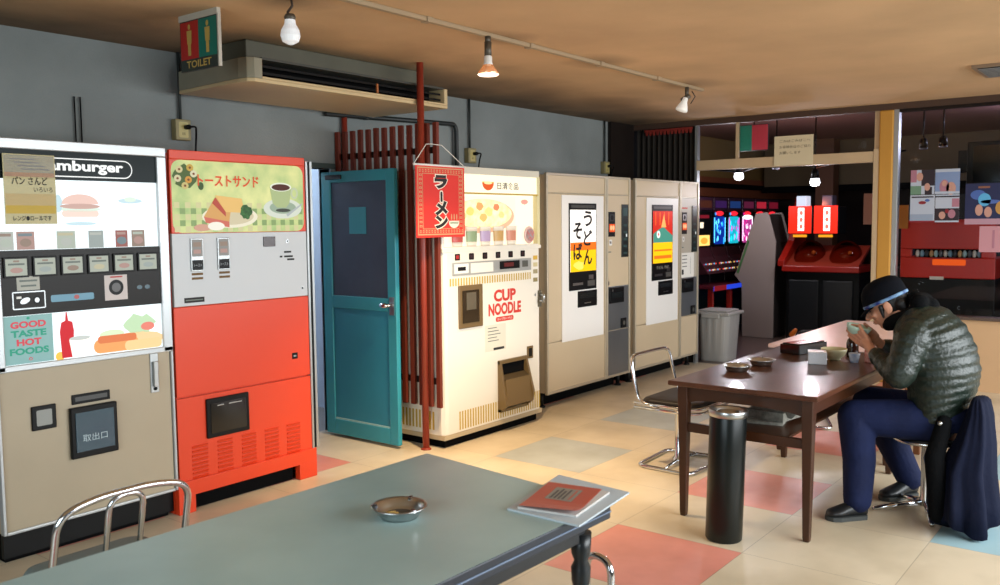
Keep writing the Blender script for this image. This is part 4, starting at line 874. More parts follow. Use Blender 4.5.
# ================================================================== CHROME STOOLS
def chrome_stool(cx, cy, rot, label, bx=0, sf=-.19, hoop=True, inner=False, seatcol='#1c1512', rails=True, w=.21):
    t = thing('chrome_stool', (cx, cy, 0), label, 'stool', 'chrome tube stools')
    c, s_ = math.cos(rot), math.sin(rot)
    def W(x, y, z): return (cx+c*x-s_*y, cy+s_*x+c*y, z)
    mb = MB(); mb.tube([W(bx-.23, -.17, .012), W(bx+.23, -.21, .012), W(bx+.21, .19, .012), W(bx-.21, .17, .012)], .012, M['chrome'], 10, closed=True, round_=.05)
    mb.tube([W(bx-.22, 0, .012), W(bx*1.2, 0, .03), W(bx+.22, 0, .012)], .010, M['chrome'], 8); mb.build('base_frame', t)
    mb = MB(); mb.lathe([(.045, .02), (.04, .035), (.028, .05), (.026, .30), (.034, .32), (.034, .355)], W(bx*1.2, 0, 0), M['chrome'], 20); mb.build('post', t)
    sm_ = mat('stool_vinyl_'+seatcol[1:], seatcol, .5, spec=.25)
    mb = MB(); pts = []
    for x, y in ((-w+.01, sf), (w-.01, sf), (w-.01, .17), (-w+.01, .17)): pts.append(Vector(W(x, y, .372)))
    ring = fillet(pts, .07, True); cen = Vector(W(0, (sf+.17)/2, 0)); R = []
    for z, k in ((.365, .90), (.372, 1.0), (.395, 1.02), (.408, .97), (.413, .85), (.414, .4)):
        R.append([Vector((cen.x+(q.x-cen.x)*k, cen.y+(q.y-cen.y)*k, z)) for q in ring])
    mb.rings(R, sm_); mb.build('seat', t)
    mb = MB()
    for z in ((.352, .378) if rails else (.36,)):
        mb.tube([W(-w-.005, .20, z+.004), W(-w-.005, sf+.05, z), W(-w+.06, sf-.015, z), W(w-.06, sf-.015, z), W(w+.005, sf+.05, z), W(w+.005, .20, z+.004)], .009, M['chrome'], 8, round_=.04)
    mb.tube([W(-w, .08, .356), W(w, .08, .356)], .009, M['chrome'], 8); mb.build('seat_rail', t)
    if hoop:
        mb = MB(); mb.tube([W(-w-.005, .05, .372), W(-w-.005, .17, .385), W(-w, .232, .635 if inner else .652), W(-w*.45, .236, .664 if inner else .656), W(w*.45, .236, .664 if inner else .656), W(w, .232, .635 if inner else .652), W(w+.005, .17, .385), W(w+.005, .05, .372)], .011, M['chrome'], 10, round_=.075)
        mb.build('back_hoop', t)
    if inner:
        mb = MB(); mb.tube([W(-.055, .17, .36), W(-.055, .232, .652), W(.055, .232, .652), W(.055, .17, .36)], .009, M['chrome'], 10, round_=.05); mb.build('inner_hoop', t)
    return t
chrome_stool(4.825, 2.365, 0, 'chrome stool with black seat and hoop back at the left side of the dark table', bx=-.05, w=.245)
chrome_stool(1.365, 2.735, PI, 'chrome stool with grey seat and hoop back in front of the hamburger machine', inner=True, sf=-.07, seatcol='#68716e')
chrome_stool(6.28, 2.16, .5, 'backless chrome stool half hidden under the pinkish table', hoop=False)
# wooden stool on the far side of the man
ch = mat('chair_wood', '#7a4a28', .45, var=.15, vscale=6)
t = thing('wooden_stool', (5.70, 1.16, 0), 'brown wooden stool with slatted sides beyond the man, mostly hidden by him', 'stool')
mb = MB(); mb.box(5.56, 5.84, 1.02, 1.30, .42, .45, ch); mb.build('seat', t, bevel=.006)
for x in (5.58, 5.82):
    for y in (1.04, 1.28):
        mb = MB(); mb.box(x-.018, x+.018, y-.018, y+.018, 0, .42, ch); mb.build('leg', t, bevel=.003)
for y in (1.04, 1.28):
    for k in range(4):
        mb = MB(); mb.box(5.615+k*.05, 5.633+k*.05, y-.006, y+.006, .16, .42, ch); mb.build('slat', t)
    mb = MB(); mb.box(5.598, 5.802, y-.008, y+.008, .13, .16, ch); mb.build('rail', t)
# striped cushion on a stool at the right edge
t = thing('round_stool', (6.30, .62, 0), 'stool with a grey striped cushion at the right edge, behind the man', 'stool')
mb = MB(); mb.cyl((6.30, .62, .02), (6.30, .62, .38), .022, M['chrome']); mb.lathe([(.17, 0), (.17, .012), (.06, .03), (.022, .05)], (6.30, .62, 0), M['chrome'], 28); mb.build('post', t)
mb = MB(); mb.lathe([(.15, .38), (.17, .39), (.17, .42), (.14, .435), (.001, .437)], (6.30, .62, 0), M['black'], 28); mb.build('seat', t)
cs = bpy.data.materials.new('striped_fabric'); cs.use_nodes = True; N = cs.node_tree.nodes; L = cs.node_tree.links
wv = N.new('ShaderNodeTexWave'); wv.inputs['Scale'].default_value = 9; wv.inputs['Distortion'].default_value = 3; tc = N.new('ShaderNodeTexCoord'); L.new(tc.outputs['Object'], wv.inputs['Vector'])
rr = N.new('ShaderNodeValToRGB'); rr.color_ramp.interpolation = 'CONSTANT'; rr.color_ramp.elements[0].color = lin('#232528'); rr.color_ramp.elements[1].color = lin('#9a9a98'); rr.color_ramp.elements[1].position = .45
L.new(wv.outputs['Fac'], rr.inputs[0]); L.new(rr.outputs[0], N['Principled BSDF'].inputs['Base Color']); N['Principled BSDF'].inputs['Roughness'].default_value = .9
mb = MB(); mb.ell((6.30, .62, .514), (.17, .20, .075), cs)
tag(mb.build('cushion'), 'grey and black striped cushion on the stool at the right edge', 'cushion')

# ================================================================== ASH BIN, WASTE BIN
t = thing('ash_bin', (3.745, 1.633, 0), 'tall black cylindrical ash bin with a steel rim in front of the dark table', 'bin')
mb = MB(); bb = mat('black_enamel', '#0b100f', .3, spec=.35); mb.lathe([(.078, 0), (.083, .008), (.083, .575), (.081, .58)], (3.745, 1.633, 0), bb, 40); mb.build('drum', t)
mb = MB(); mb.lathe([(.084, .572), (.087, .574), (.088, .60), (.085, .604), (.072, .60), (.066, .578), (.064, .572), (.001, .571)], (3.745, 1.633, 0), M['steel'], 40); mb.build('steel_rim', t)
mb = MB(); mb.lathe([(.045, .572), (.050, .592), (.044, .594), (.034, .577), (.001, .576)], (3.745, 1.633, 0), M['steel'], 28); mb.lathe([(.035, .5765), (.02, .583), (.001, .586)], (3.745, 1.633, 0), mat('ember_sand', '#6b4a36', .9), 16); mb.build('ash_cup', t)
t.rotation_euler = (math.radians(1.2), math.radians(.9), 0)
t = thing('waste_bin', (8.66, 3.86, 0), 'grey pleated plastic waste bin with a lid just inside the arcade doorway', 'bin')
gp = mat('grey_bin_plastic', '#a09d98', .5); R = []
for z, k in ((0, .84), (.02, .86), (.47, 1.0), (.48, 1.02)):
    ring = []
    nn = 64
    for i in range(nn):
        a = 2*PI*i/nn; q = 4; r = (abs(math.cos(a))**q+abs(math.sin(a))**q)**(-1/q)*.19*k*(1 - (.022 if i % 4 in (0, 1) and .02 < z < .475 else 0)); ring.append((8.66+r*math.cos(a), 3.86+r*math.sin(a), z))
    R.append(ring)
mb = MB(); mb.rings(R, gp, smooth=False); mb.build('bin_body', t)
mb = MB(); mb.prism([(8.46, 3.66, .48), (8.86, 3.66, .48), (8.86, 4.06, .48), (8.46, 4.06, .48)], (0, 0, .03), gp); mb.prism([(8.50, 3.70, .51), (8.82, 3.70, .51), (8.82, 4.02, .51), (8.50, 4.02, .51)], (0, 0, .018), gp); mb.box(8.445, 8.47, 3.76, 3.96, .45, .50, gp); mb.build('lid', t, bevel=.01)

# ================================================================== THINGS ON THE DARK TABLE
mb = MB(); mb.box(4.735, 4.835, 1.515, 1.61, .6805, .748, mat('dispenser_white', '#d9dde4', .35), rz=.35)
tag(mb.build('napkin_box', bevel=.004), 'small white napkin box on the dark table in front of the cream bowl', 'box')
def bowl(x, y, z, r, h, label, m, rim, tilt=None):
    t = thing('bowl', (x, y, z), label, 'bowl', 'noodle bowls'); mb = MB()
    mb.lathe([(.001, .004), (r*.42, .004), (r*.44, 0), (r*.48, .002), (r*.5, .008), (r*.78, h*.35), (r*.95, h*.75), (r, h), (r*.97, h+.001), (r*.92, h*.75), (r*.74, h*.38), (r*.45, .014), (.001, .012)], (x, y, z), m, 36); mb.build('shell', t)
    return t
bowl(4.965, 1.53, .6805, .070, .062, 'cream bowl standing on the dark table beside the white napkin box', mat('cream_ceramic', '#d6cda4', .3), None)
mb = MB(); mb.box(5.02, 5.30, 1.70, 1.83, .6805, .735, mat('black_lacquer', '#0c0a0a', .18), rz=-.25); mb.box(5.03, 5.29, 1.71, 1.82, .735, .742, MATS['black_lacquer'], rz=-.25)
tag(mb.build('lacquer_box', bevel=.005), 'long black lacquered box on the dark table behind the cream bowl', 'box')
t = thing('sauce_bottle', (5.10, 1.47, .6805), 'dark brown sauce bottle lying beside the cream bowl near the hands of the man', 'bottle')
mb = MB(); mb.lathe([(.001, 0), (.030, .001), (.033, .01), (.033, .08), (.028, .10), (.014, .118), (.012, .135)], (5.10, 1.47, .6805), mat('soy_brown', '#2a120a', .12), 22); mb.build('glass_body', t)
mb = MB(); mb.lathe([(.015, .133), (.016, .15), (.010, .156), (.001, .157)], (5.10, 1.47, .6805), mat('orange_brown_cap', '#a04a20', .4), 16); mb.build('cap', t)
mb = MB(); mb.lathe([(.001, 0), (.022, 0), (.030, .045), (.031, .05), (.028, .05), (.021, .008), (.001, .008)], (4.93, 1.41, .6805), mat('blue_white_china', '#8fa3c8', .25, var=.6, vscale=30, hex2='#d9dde6'), 22)
tag(mb.build('small_cup'), 'small blue and white cup on the dark table below the hands of the man', 'cup')
t = thing('spice_jar', (4.97, 1.345, .6805), 'small jar with red label and cap on the dark table under the raised bowl', 'jar')
mb = MB(); mb.lathe([(.001, 0), (.022, .001), (.024, .008), (.024, .065), (.018, .075)], (4.97, 1.345, .6805), mat('red_patterned_label', '#b03428', .4, var=.5, vscale=50, hex2='#d9a090'), 18); mb.build('glass_body', t)
mb = MB(); mb.lathe([(.019, .073), (.020, .095), (.001, .097)], (4.97, 1.345, .6805), mat('jar_cap', '#7a1a14', .4), 16); mb.build('cap', t)

# ================================================================== THE MAN
skin = mat('skin', '#c98f72', .5, var=.06, vscale=12); jkt = mat('green_black_quilt', '#17221b', .40, var=.10, vscale=14, bump=.55, bscale=55); navy = mat('navy_denim', '#121b3c', .8, spec=.2, var=.2, vscale=8, bump=.9, bscale=13)
hairm = mat('black_hair', '#0d0b0b', .5, bump=.5, bscale=120); blackc = mat('black_cloth', '#08090b', .9, spec=.1, bump=.4, bscale=60); capm = mat('cap_navy', '#0a0c12', .9, spec=.1, bump=.2, bscale=200)
MX = 4.70
man = thing('person', (MX, .97, 0), 'person in dark green quilted jacket and navy cap, sipping from a bowl at the table', 'person')
# head frame: facing +Y, pitched forward
pt = math.radians(27); HF = Vector((0, math.cos(pt), -math.sin(pt))); HU = Vector((0, math.sin(pt), math.cos(pt))); HX = Vector((1, 0, 0)); HC = Vector((MX, 1.195, 1.025))
yawh = math.radians(8); Rz = Matrix.Rotation(yawh, 3, 'Z'); HF = Rz @ HF; HU = Rz @ HU; HX = Rz @ HX
def H(x, y, z): return HC+HX*x+HF*y+HU*z
ax = (HX, HF, HU)
WR = Vector((4.595, 1.225, .795)); WR2 = Vector((4.815, 1.245, .805))   # wrists
BC = Vector((4.695, 1.335, .855))                                        # base centre of the raised bowl
mb = MB()
mb.ell(H(0, -.012, .025), (.074, .094, .088), skin, ax, 28, 18)     # skull
mb.ell(H(0, .020, -.035), (.060, .068, .078), skin, ax, 24, 16)     # face mass
mb.ell(H(0, .048, -.088), (.028, .026, .024), skin, ax)            # chin
mb.ell(H(0, .010, -.075), (.052, .055, .035), skin, ax)            # jaw
mb.ell(H(0, .082, .018), (.050, .014, .012), skin, ax)             # brow
mb.cap(H(0, .086, .010), H(0, .108, -.030), .008, .013, skin)      # nose
for s_ in (-1, 1):
    mb.ell(H(s_*.011, .098, -.033), (.008, .009, .007), skin, ax)
    mb.ell(H(s_*.036, .066, -.025), (.020, .016, .018), skin, ax)  # cheek
    mb.ell(H(s_*.076, -.010, -.015), (.008, .020, .032), skin, ax) # ear
    mb.ell(H(s_*.074, -.002, -.038), (.007, .010, .012), skin, ax)
mb.ell(H(0, .084, -.056), (.022, .011, .006), skin, ax); mb.ell(H(0, .082, -.067), (.019, .011, .007), skin, ax)
mb.limb([H(0, -.02, -.04), (MX, 1.11, .965), (MX, 1.03, .90)], [.055, .058, .07], skin, 18)  # neck
# torso, arms and legs under the clothes
mb.limb([(MX, 1.03, .90), (MX, .96, .76), (MX, .93, .58), (MX, .93, .47)], [.12, .12, .115, .13], skin, 18)
SH1 = Vector((4.505, 1.03, .905)); EL1 = Vector((4.435, 1.06, .710)); SH2 = Vector((4.890, 1.03, .905)); EL2 = Vector((4.955, 1.10, .72))
for a, b, c_ in ((SH1, EL1, WR), (SH2, EL2, WR2)):
    mb.limb([(MX, 1.0, .86), a+Vector((0, 0, -.02)), b, c_], [.06, .038, .038, .027], skin, 14)
KN1 = Vector((4.505, 1.275, .475)); AN1 = Vector((4.385, 1.225, .085)); KN2 = Vector((4.90, 1.32, .475)); AN2 = Vector((4.90, 1.11, .09))
for h_, k_, a_ in (((4.61, .95, .475), KN1, AN1), ((4.79, .95, .475), KN2, AN2)): mb.limb([h_, k_, a_], [.075, .055, .035], skin, 14)
# hands
def hand(mb, wrist, palm, pdir, side, curl_to, thumb_tip, spread):
    """palm block, four bent fingers wrapping towards curl_to, thumb from the side of the palm"""
    wrist = Vector(wrist); palm = Vector(palm); pdir = Vector(pdir).normalized(); side = Vector(side).normalized()
    nrm = pdir.cross(side).normalized()
    mb.cap(wrist, palm-pdir*.02, .024, .026, skin)
    for k in range(4): mb.cap(palm-pdir*.03+side*(k-1.5)*.012, palm+pdir*.028+side*(k-1.5)*spread, .015, .0115, skin, 10)
    L4 = (.036, .042, .040, .031)
    for k in range(4):
        b = palm+pdir*.030+side*(k-1.5)*spread; tgt = Vector(curl_to)+side*(k-1.5)*spread*.8
        d1 = (pdir*.9+(tgt-b).normalized()*.5).normalized(); j1 = b+d1*L4[k]
        d2 = (pdir*.25+(tgt-j1).normalized()).normalized(); j2 = j1+d2*L4[k]*.66
        d3 = ((tgt-j2).normalized()+d2*.4).normalized(); j3 = j2+d3*L4[k]*.55
        mb.limb([b, j1, j2, j3], [.0088, .0080, .0070, .0058], skin, 10)
    tb = palm-pdir*.018+side*(-1.5)*.018; tt = Vector(thumb_tip); mid = (tb+tt)/2+(nrm*.006)
    mb.limb([tb, mid, tt], [.013, .0105, .008], skin, 10)
# left hand cups the bowl from below on the near side, right hand supports the far side
hand(mb, WR, (4.640, 1.287, .842), (.30, .72, .38), (.25, .30, -.85), BC+Vector((.0, .045, .03)), BC+Vector((-.050, -.028, .062)), .0198)
hand(mb, WR2, (4.770, 1.292, .848), (-.22, .75, .36), (-.20, .30, -.85), BC+Vector((.025, .045, .03)), BC+Vector((.052, -.025, .060)), .0198)
mb.build('body', man, remesh=.0032, smooth_it=2)
# face details
for s_ in (-1, 1):
    mb = MB(); mb.ell(H(s_*.028, .080, .000), (.013, .006, .0035), mat('eye_dark', '#1a0f0c', .3), ax); mb.build('eye', man)
    mb = MB(); mb.ell(H(s_*.030, .088, .020), (.019, .006, .004), hairm, ax); mb.build('eyebrow', man)
mb = MB(); mb.ell(H(0, .092, -.0615), (.020, .004, .003), mat('lips', '#8d4c42', .5), ax); mb.build('mouth', man)
# hair at back, sideburns; cap with band
mb = MB(); mb.ell(H(0, -.035, .008), (.078, .082, .083), hairm, ax, 24, 14)
for s_ in (-1, 1):
    mb.cap(H(s_*.070, .020, .0), H(s_*.066, .030, -.052), .013, .006, hairm); mb.cap(H(s_*.06, -.07, -.02), H(s_*.045, -.075, -.07), .028, .018, hairm)
mb.build('hair', man, remesh=.005, smooth_it=2)
mb = MB()
R = []
for z, k, o_ in ((.018, 1.05, 0), (.035, 1.07, 0), (.060, 1.05, -.002), (.090, .98, -.005), (.115, .80, -.008), (.130, .52, -.008), (.136, .15, -.006)):
    R.append([H(.083*k*math.cos(2*PI*i/36), -.008+o_+.105*k*math.sin(2*PI*i/36), z) for i in range(36)])
mb.rings(R, capm); cp = mb.build('cap', man)
mb = MB(); R = []
for r1, z in ((1.04, .016), (1.09, .018), (1.095, .031), (1.04, .033)): R.append([H(.083*r1*math.cos(2*PI*i/36), -.008+.105*r1*math.sin(2*PI*i/36), z) for i in range(36)])
mb.rings(R, mat('cap_band_blue', '#7fa8c8', .5, var=.7, vscale=22, hex2='#142c70'), closed=False, caps=False); mb.build('cap_band', cp)
mb = MB(); R = []
for (y0_, z_, wv_) in ((.075, .022, .080), (.105, .014, .072), (.128, .002, .055), (.140, -.008, .030)):
    R.append([H(wv_*math.sin(a_), y0_-.02*(1-math.cos(a_))*2, z_-.012*(1-math.cos(a_))) for a_ in [(-1+2*i/12)*1.15 for i in range(13)]])
vs = [q for r_ in R for q in r_]; fs = []
for i in range(3):
    for j in range(12): a_ = i*13+j; fs.append((a_, a_+1, a_+14, a_+13))
mb.add(vs, fs, capm, True); mb.build('cap_brim', cp, solid=.004)
# black hood / scarf round the neck
mb = MB()
for i in range(16):
    a_ = 2*PI*i/16; b_ = 2*PI*(i+1)/16
    def sc(a): return Vector((MX+.085*math.cos(a), 1.095+.085*math.sin(a), .975-.055*math.sin(a)))
    mb.cap(sc(a_), sc(b_), .032+.006*math.sin(3*a_), .032+.006*math.sin(3*b_), blackc, 10)
mb.cap((MX-.05, 1.03, 1.045), (MX+.05, 1.03, 1.045), .045, .045, blackc); mb.cap((MX, 1.00, 1.02), (MX, 1.06, 1.06), .055, .04, blackc)
mb.build('hood', man, remesh=.006, smooth_it=2)
# jacket
SP = [(.920, .445, .125, .185, (0, .92, -.40)), (.925, .52, .145, .200, (0, .93, -.37)), (.922, .61, .158, .205, (0, .97, -.25)), (.925, .71, .165, .210, (0, .99, -.10)), (.948, .80, .168, .215, (0, .97, -.22)), (.985, .88, .160, .222, (0, .92, -.40)), (1.035, .945, .135, .205, (0, .84, -.54)), (1.075, .985, .095, .135, (0, .80, -.60)), (1.095, 1.005, .07, .085, (0, .80, -.60))]
mb = MB(); secs = []
NR = 102
for i in range(NR+1):
    t_ = i/NR*(len(SP)-1); k = min(int(t_), len(SP)-2); f_ = t_-k; A, B = SP[k], SP[k+1]
    g = [A[j]*(1-f_)+B[j]*f_ for j in range(4)]; v = Vector(A[4])*(1-f_)+Vector(B[4])*f_
    puff = 1+.040*abs(math.sin(i/NR*PI*17))-.02
    if i > 92: puff = 1
    secs.append(((MX, g[0], g[1]), g[3]*puff, g[2]*puff, (1, 0, 0), v))
mb.loft(secs, jkt, 36)
for a, b, c_ in ((SH1, EL1, WR), (SH2, EL2, WR2)):
    c2 = b+(c_-b)*.86; a2 = a+Vector(((MX-a.x)*.08, -.01, -.005))
    for (p0, p1, r0, r1, n_) in ((a2, b, .088, .068, 4), (b, c2, .066, .044, 4)):
        for q in range(n_):
            q0 = p0+(p1-p0)*(q/n_); q1 = p0+(p1-p0)*((q+1)/n_); ra = r0+(r1-r0)*q/n_; rb = r0+(r1-r0)*(q+1)/n_
            mid = (q0+q1)/2; mb.cap(q0, mid, ra*.90, (ra+rb)/2*1.03, jkt, 16); mb.cap(mid, q1, (ra+rb)/2*1.03, rb*.90, jkt, 16)
mb.build('jacket', man, remesh=.0075, smooth_it=2)
# trousers
mb = MB()
mb.loft([((MX, .87, .44), .15, .09, (1, 0, 0), (0, 1, 0)), ((MX, .89, .50), .175, .12, (1, 0, 0), (0, 1, 0)), ((MX, .92, .58), .17, .12, (1, 0, 0), (0, 1, 0))], navy)
for h_, k_, a_, r_ in ((Vector((4.61, .94, .48)), KN1, AN1, (.105, .088, .066)), (Vector((4.79, .94, .48)), KN2, AN2, (.105, .086, .066))):
    mb.limb([h_, k_, k_+(a_-k_)*.5+Vector((0, -.012, 0)), a_+Vector((0, 0, .01))], [r_[0], r_[1], .078, r_[2]], navy, 18)
mb.build('trousers', man, remesh=.008, smooth_it=3)
shoe = mat('black_shoe', '#14171a', .45); sole = mat('shoe_sole', '#3a3d3c', .7)
for a_, toe in ((AN1, Vector((4.275, 1.335, .03))), (AN2, Vector((4.74, 1.205, .03)))):
    d = (toe-a_); d.z = 0; d.normalize(); hl = Vector((a_.x, a_.y, 0))-d*.045; sd = Vector((-d.y, d.x, 0)); ln = (toe-hl); ln.z = 0; L0 = max(ln.length, .20)
    mb = MB(); secs = []
    for u, wd_, ht in ((0, .026, .06), (.12, .036, .085), (.3, .038, .085), (.5, .041, .065), (.75, .047, .045), (.92, .038, .036), (1, .018, .022)):
        secs.append((hl+d*L0*u+Vector((0, 0, .016+ht/2)), wd_, ht/2, sd, (0, 0, 1)))
    mb.loft(secs, shoe, 20); mb.cap(a_+Vector((0, 0, -.02)), a_+Vector((0, 0, .02)), .042, .046, shoe); o = mb.build('shoe', man, remesh=.006, smooth_it=2)
    mb = MB(); pts = []
    for u, wd_ in ((0, .018), (.05, .034), (.3, .038), (.5, .042), (.75, .048), (.93, .038), (1.02, .012)): pts.append((u, wd_))
    ring = [tuple(hl+d*L0*u+sd*w_) for u, w_ in pts]+[tuple(hl+d*L0*u-sd*w_) for u, w_ in reversed(pts)]
    mb.prism([(x, y, .001) for x, y, z in ring], (0, 0, .02), sole); mb.build('sole', o)
# raised bowl and chopsticks
t = bowl(BC.x, BC.y, BC.z, .062, .055, 'pale green bowl lifted to the mouth by the man', mat('pale_green_ceramic', '#b9d6c4', .25), None)
t.rotation_euler = (math.radians(14), 0, 0)
# stool under the man
t = thing('round_stool', (MX, .985, 0), 'round stool with chrome post under the man', 'stool')
mb = MB(); mb.lathe([(.032, .03), (.03, .06), (.026, .08), (.026, .34), (.05, .355)], (MX, .985, 0), M['chrome'], 20); mb.build('post', t)
mb = MB(); mb.lathe([(.06, .352), (.155, .358), (.162, .366), (.162, .376)], (MX, .985, 0), M['chrome'], 30); mb.lathe([(.158, .374), (.162, .382), (.15, .392), (.001, .394)], (MX, .985, 0), M['black'], 30); mb.build('seat', t)
for k in range(5):
    a_ = 2.2+k*2*PI/5; mb = MB(); mb.tube([(MX+.02*math.cos(a_), .985+.02*math.sin(a_), .045), (MX+.14*math.cos(a_), .985+.14*math.sin(a_), .03), (MX+.26*math.cos(a_), .985+.26*math.sin(a_), .014)], [.017, .014, .011], M['chrome'], 10); mb.build('base_leg', t)
# navy coat hanging over the back of the stool
cm = mat('navy_coat_cloth', '#0f1428', .85, spec=.15, bump=.4, bscale=25, var=.1, vscale=5)
t = thing('coat', (4.56, .76, 0), 'dark navy coat hanging from the stool behind the man down to the floor', 'coat')
mb = MB(); secs = []
zz = [(.615, .03, .012, 4.60, .745), (.612, .075, .026, 4.60, .742), (.595, .10, .036, 4.60, .738), (.54, .105, .05, 4.58, .735), (.42, .115, .075, 4.555, .745), (.28, .13, .105, 4.54, .775), (.14, .145, .12, 4.52, .77), (.035, .155, .125, 4.50, .765), (.028, .10, .08, 4.50, .765)]
R = []
for z, ru, rv, cx, cy in zz:
    ring = []
    for i in range(48):
        a_ = 2*PI*i/48; fold = 1+.16*math.sin(7*a_+z*3)*(1-z*1.2)+.06*math.sin(13*a_+z*9); ring.append((cx+ru*fold*math.cos(a_), cy+rv*fold*math.sin(a_)*1.05, z+(.03*math.sin(3*a_) if z < .04 else 0)+.005))
    R.append(ring)
mb.rings(R, cm); mb.build('coat_body', t)
mb = MB(); mb.limb([(4.50, .875, .50), (4.45, .90, .34), (4.44, .885, .17), (4.43, .88, .07)], [.035, .045, .042, .035], blackc, 14)
mb.build('sleeve', t, remesh=.007, smooth_it=2)
mb = MB(); mb.tube([(4.50, .922, .43), (4.455, .945, .33), (4.42, .915, .25)], .006, mat('zip_silver', '#6d7686', .4, .5), 8); mb.ell((4.47, .885, .50), (.012, .012, .012), M['steel']); mb.build('zip', t)

# ================================================================== ARCADE ROOM BEYOND THE DOORWAY
aw = mat('arcade_wall', '#30231f', .8, var=.1, vscale=2); ac_ = mat('arcade_ceiling', '#6a4a44', .55, var=.1, vscale=1)
mb = MB(); mb.box(14.9, 15.0, -1.7, 7.2, 0, 2.6, aw); struct(mb.build('wall_arcade_far'))
mb = MB(); mb.box(XP+.1, 14.9, 7.1, 7.2, 0, 2.6, aw); struct(mb.build('wall_arcade_left'))
mb = MB(); mb.box(XP+.1, 14.9, -1.8, -1.7, 0, 2.6, aw); struct(mb.build('wall_arcade_right'))
mb = MB(); mb.box(XP+.1, XP+.2, 4.02, 7.1, 0, 2.6, aw); struct(mb.build('wall_arcade_near'))
mb = MB(); mb.box(XP+.12, 15, -1.8, 7.2, 2.6, 2.7, ac_); struct(mb.build('ceiling_arcade'))
# low bulkhead with dark rail above the slot machines
mb = MB(); mb.box(9.6, 14.9, 5.25, 7.1, 1.78, 2.05, mat('bulkhead_orange', '#7a4024', .6)); mb.box(9.6, 14.9, 5.20, 5.25, 1.90, 1.97, M['matblack']); mb.box(9.6, 14.9, 5.3, 7.1, 2.05, 2.6, mat('bulkhead_ochre', '#7d6130', .7)); struct(mb.build('trim_9'))
mb = MB(); mb.box(13.2, 13.3, -1.7, 5.2, 1.86, 1.95, M['matblack']); mb.box(13.3, 13.4, -1.7, 5.2, 1.95, 2.6, mat('bulkhead_dim', '#5a4a30', .7)); struct(mb.build('trim_10'))
mb = MB(); mb.box(12.95, 13.2, 4.05, 4.3, 0, 2.6, mat('arcade_post', '#5a3820', .6)); struct(mb.build('trim_11'))
# slot machines
neon = [('#1f8fe8', '#5fd8ff', '#1038b0'), ('#1f9ff0', '#c83cb0', '#20d8f0'), ('#c02080', '#f4e8ff', '#d040a0'), ('#ff3820', '#ff8060', '#c01828'), ('#e03020', '#ffb060', '#a01020')]
def slot_machine(x0, k, label):
    y = 4.75; w_ = .44; a, b, c = neon[k] if k >= 0 else ('#f0b040', '#fff0c0', '#c02418')
    t = thing('slot_machine', (x0+.22, 5.0, 0), label, 'slot machine', 'row of slot machines')
    mb = MB(); mb.box(x0, x0+w_, y+.02, 5.15, .66, 1.72, mat('slot_body', '#141016', .35)); mb.build('cabinet', t, bevel=.01)
    mb = MB(); mb.box(x0+.02, x0+w_-.02, y, y+.02, 1.13, 1.56, M['black']); p = front(mb, y, .001)
    e = lambda h, s_: lit('neon_'+h[1:]+'_%d' % (s_*10), h, s_)
    u = x0+w_/2
    if k < 0:
        p.rect(x0+.05, x0+.38, 1.14, 1.27, e('#ffd070', 1.4), 1); p.ell(u, 1.20, .10, .04, e('#ff9030', 1.6), 2); p.rect(x0+.10, x0+.20, 1.36, 1.43, e('#fff0d0', 1.2), 1); p.rect(x0+.06, x0+.36, 1.48, 1.52, e('#902030', .6), 1)
    else:
        p.rrect(x0+.04, x0+.40, 1.15, 1.50, .06, e(c, .7), 1)
        for j in range(26):
            rr_ = random.Random(k*100+j); px, pz = x0+.08+.28*rr_.random(), 1.18+.28*rr_.random(); s_ = .012+.02*rr_.random()
            p.blob(px, pz, s_, s_*1.6, e((a, b, c)[j % 3], 1.6 if j % 3 else 2.2), 2+(j % 3), 8, .4, j)
        for uu in (x0+.055, x0+.375): p.rrect(uu, uu+.02, 1.17, 1.49, .01, e(b, 2.2), 5)
        if k == 2: p.ell(u, 1.49, .17, .03, e('#ffffff', 2.2), 5)
        p.ell(u, 1.54, .12, .03, e('#ff2838', 1.2), 3); p.ell(u-.12, 1.535, .03, .02, e(a, 1.2), 3)
    mb.build('lit_display', t)
    mb = MB(); mb.box(x0+.01, x0+w_-.01, y-.02, y+.02, 1.58, 1.74, mat('slot_topper', '#2c1626', .4)); p = front(mb, y-.02, .001); p.rect(x0+.05, x0+.39, 1.61, 1.70, e(('#301848', '#183060', '#501830', '#a02030', '#601020', '#402018')[k], 1.1), 1); mb.build('topper', t, bevel=.005)
    mb = MB(); mb.prism([(x0+.01, y+.02, .78), (x0+.01, y-.16, .80), (x0+.01, y-.02, 1.0), (x0+.01, y+.02, 1.12)], (w_-.02, 0, 0), mat('slot_panel', '#3a1a20', .35))
    for j in range(16):
        r8 = j//8; mb.ell((x0+.05+(j % 8)*.048, y-.135+r8*.05, .845+r8*.07), (.010, .008, .010), e(('#ff5040', '#ffd070', '#60d0ff', '#f4f0ff', '#a83060')[(j*3+k+r8) % 5], .9), nu=8, nv=5)
    mb.build('control_deck', t, bevel=.006)
    return t
nm = ['yellow-orange lit screen, leftmost in the doorway', 'blue neon display', 'cyan and pink neon display', 'pink display under a white neon arch', 'red-orange neon display, partly behind the grey cabinet', 'red neon display at the far end of the row']
for i in range(6): slot_machine(9.99+i*.45, i-1, 'slot machine with %s' % nm[i])
t = thing('slot_bench', (11.3, 4.85, 0), 'long counter on red legs under the row of slot machines', 'counter')
mb = MB(); mb.box(9.95, 12.75, 4.50, 5.15, .62, .66, mat('bench_red_dark', '#5a1c26', .3)); mb.build('counter_top', t, bevel=.005)
mb = MB(); mb.box(9.95, 12.75, 4.492, 4.50, .60, .655, lit('bench_blue_light', '#2a48e0', .9)); mb.box(9.95, 10.3, 4.488, 4.492, .60, .66, lit('bench_red_light', '#a01c28', .5)); mb.build('light_strip', t)
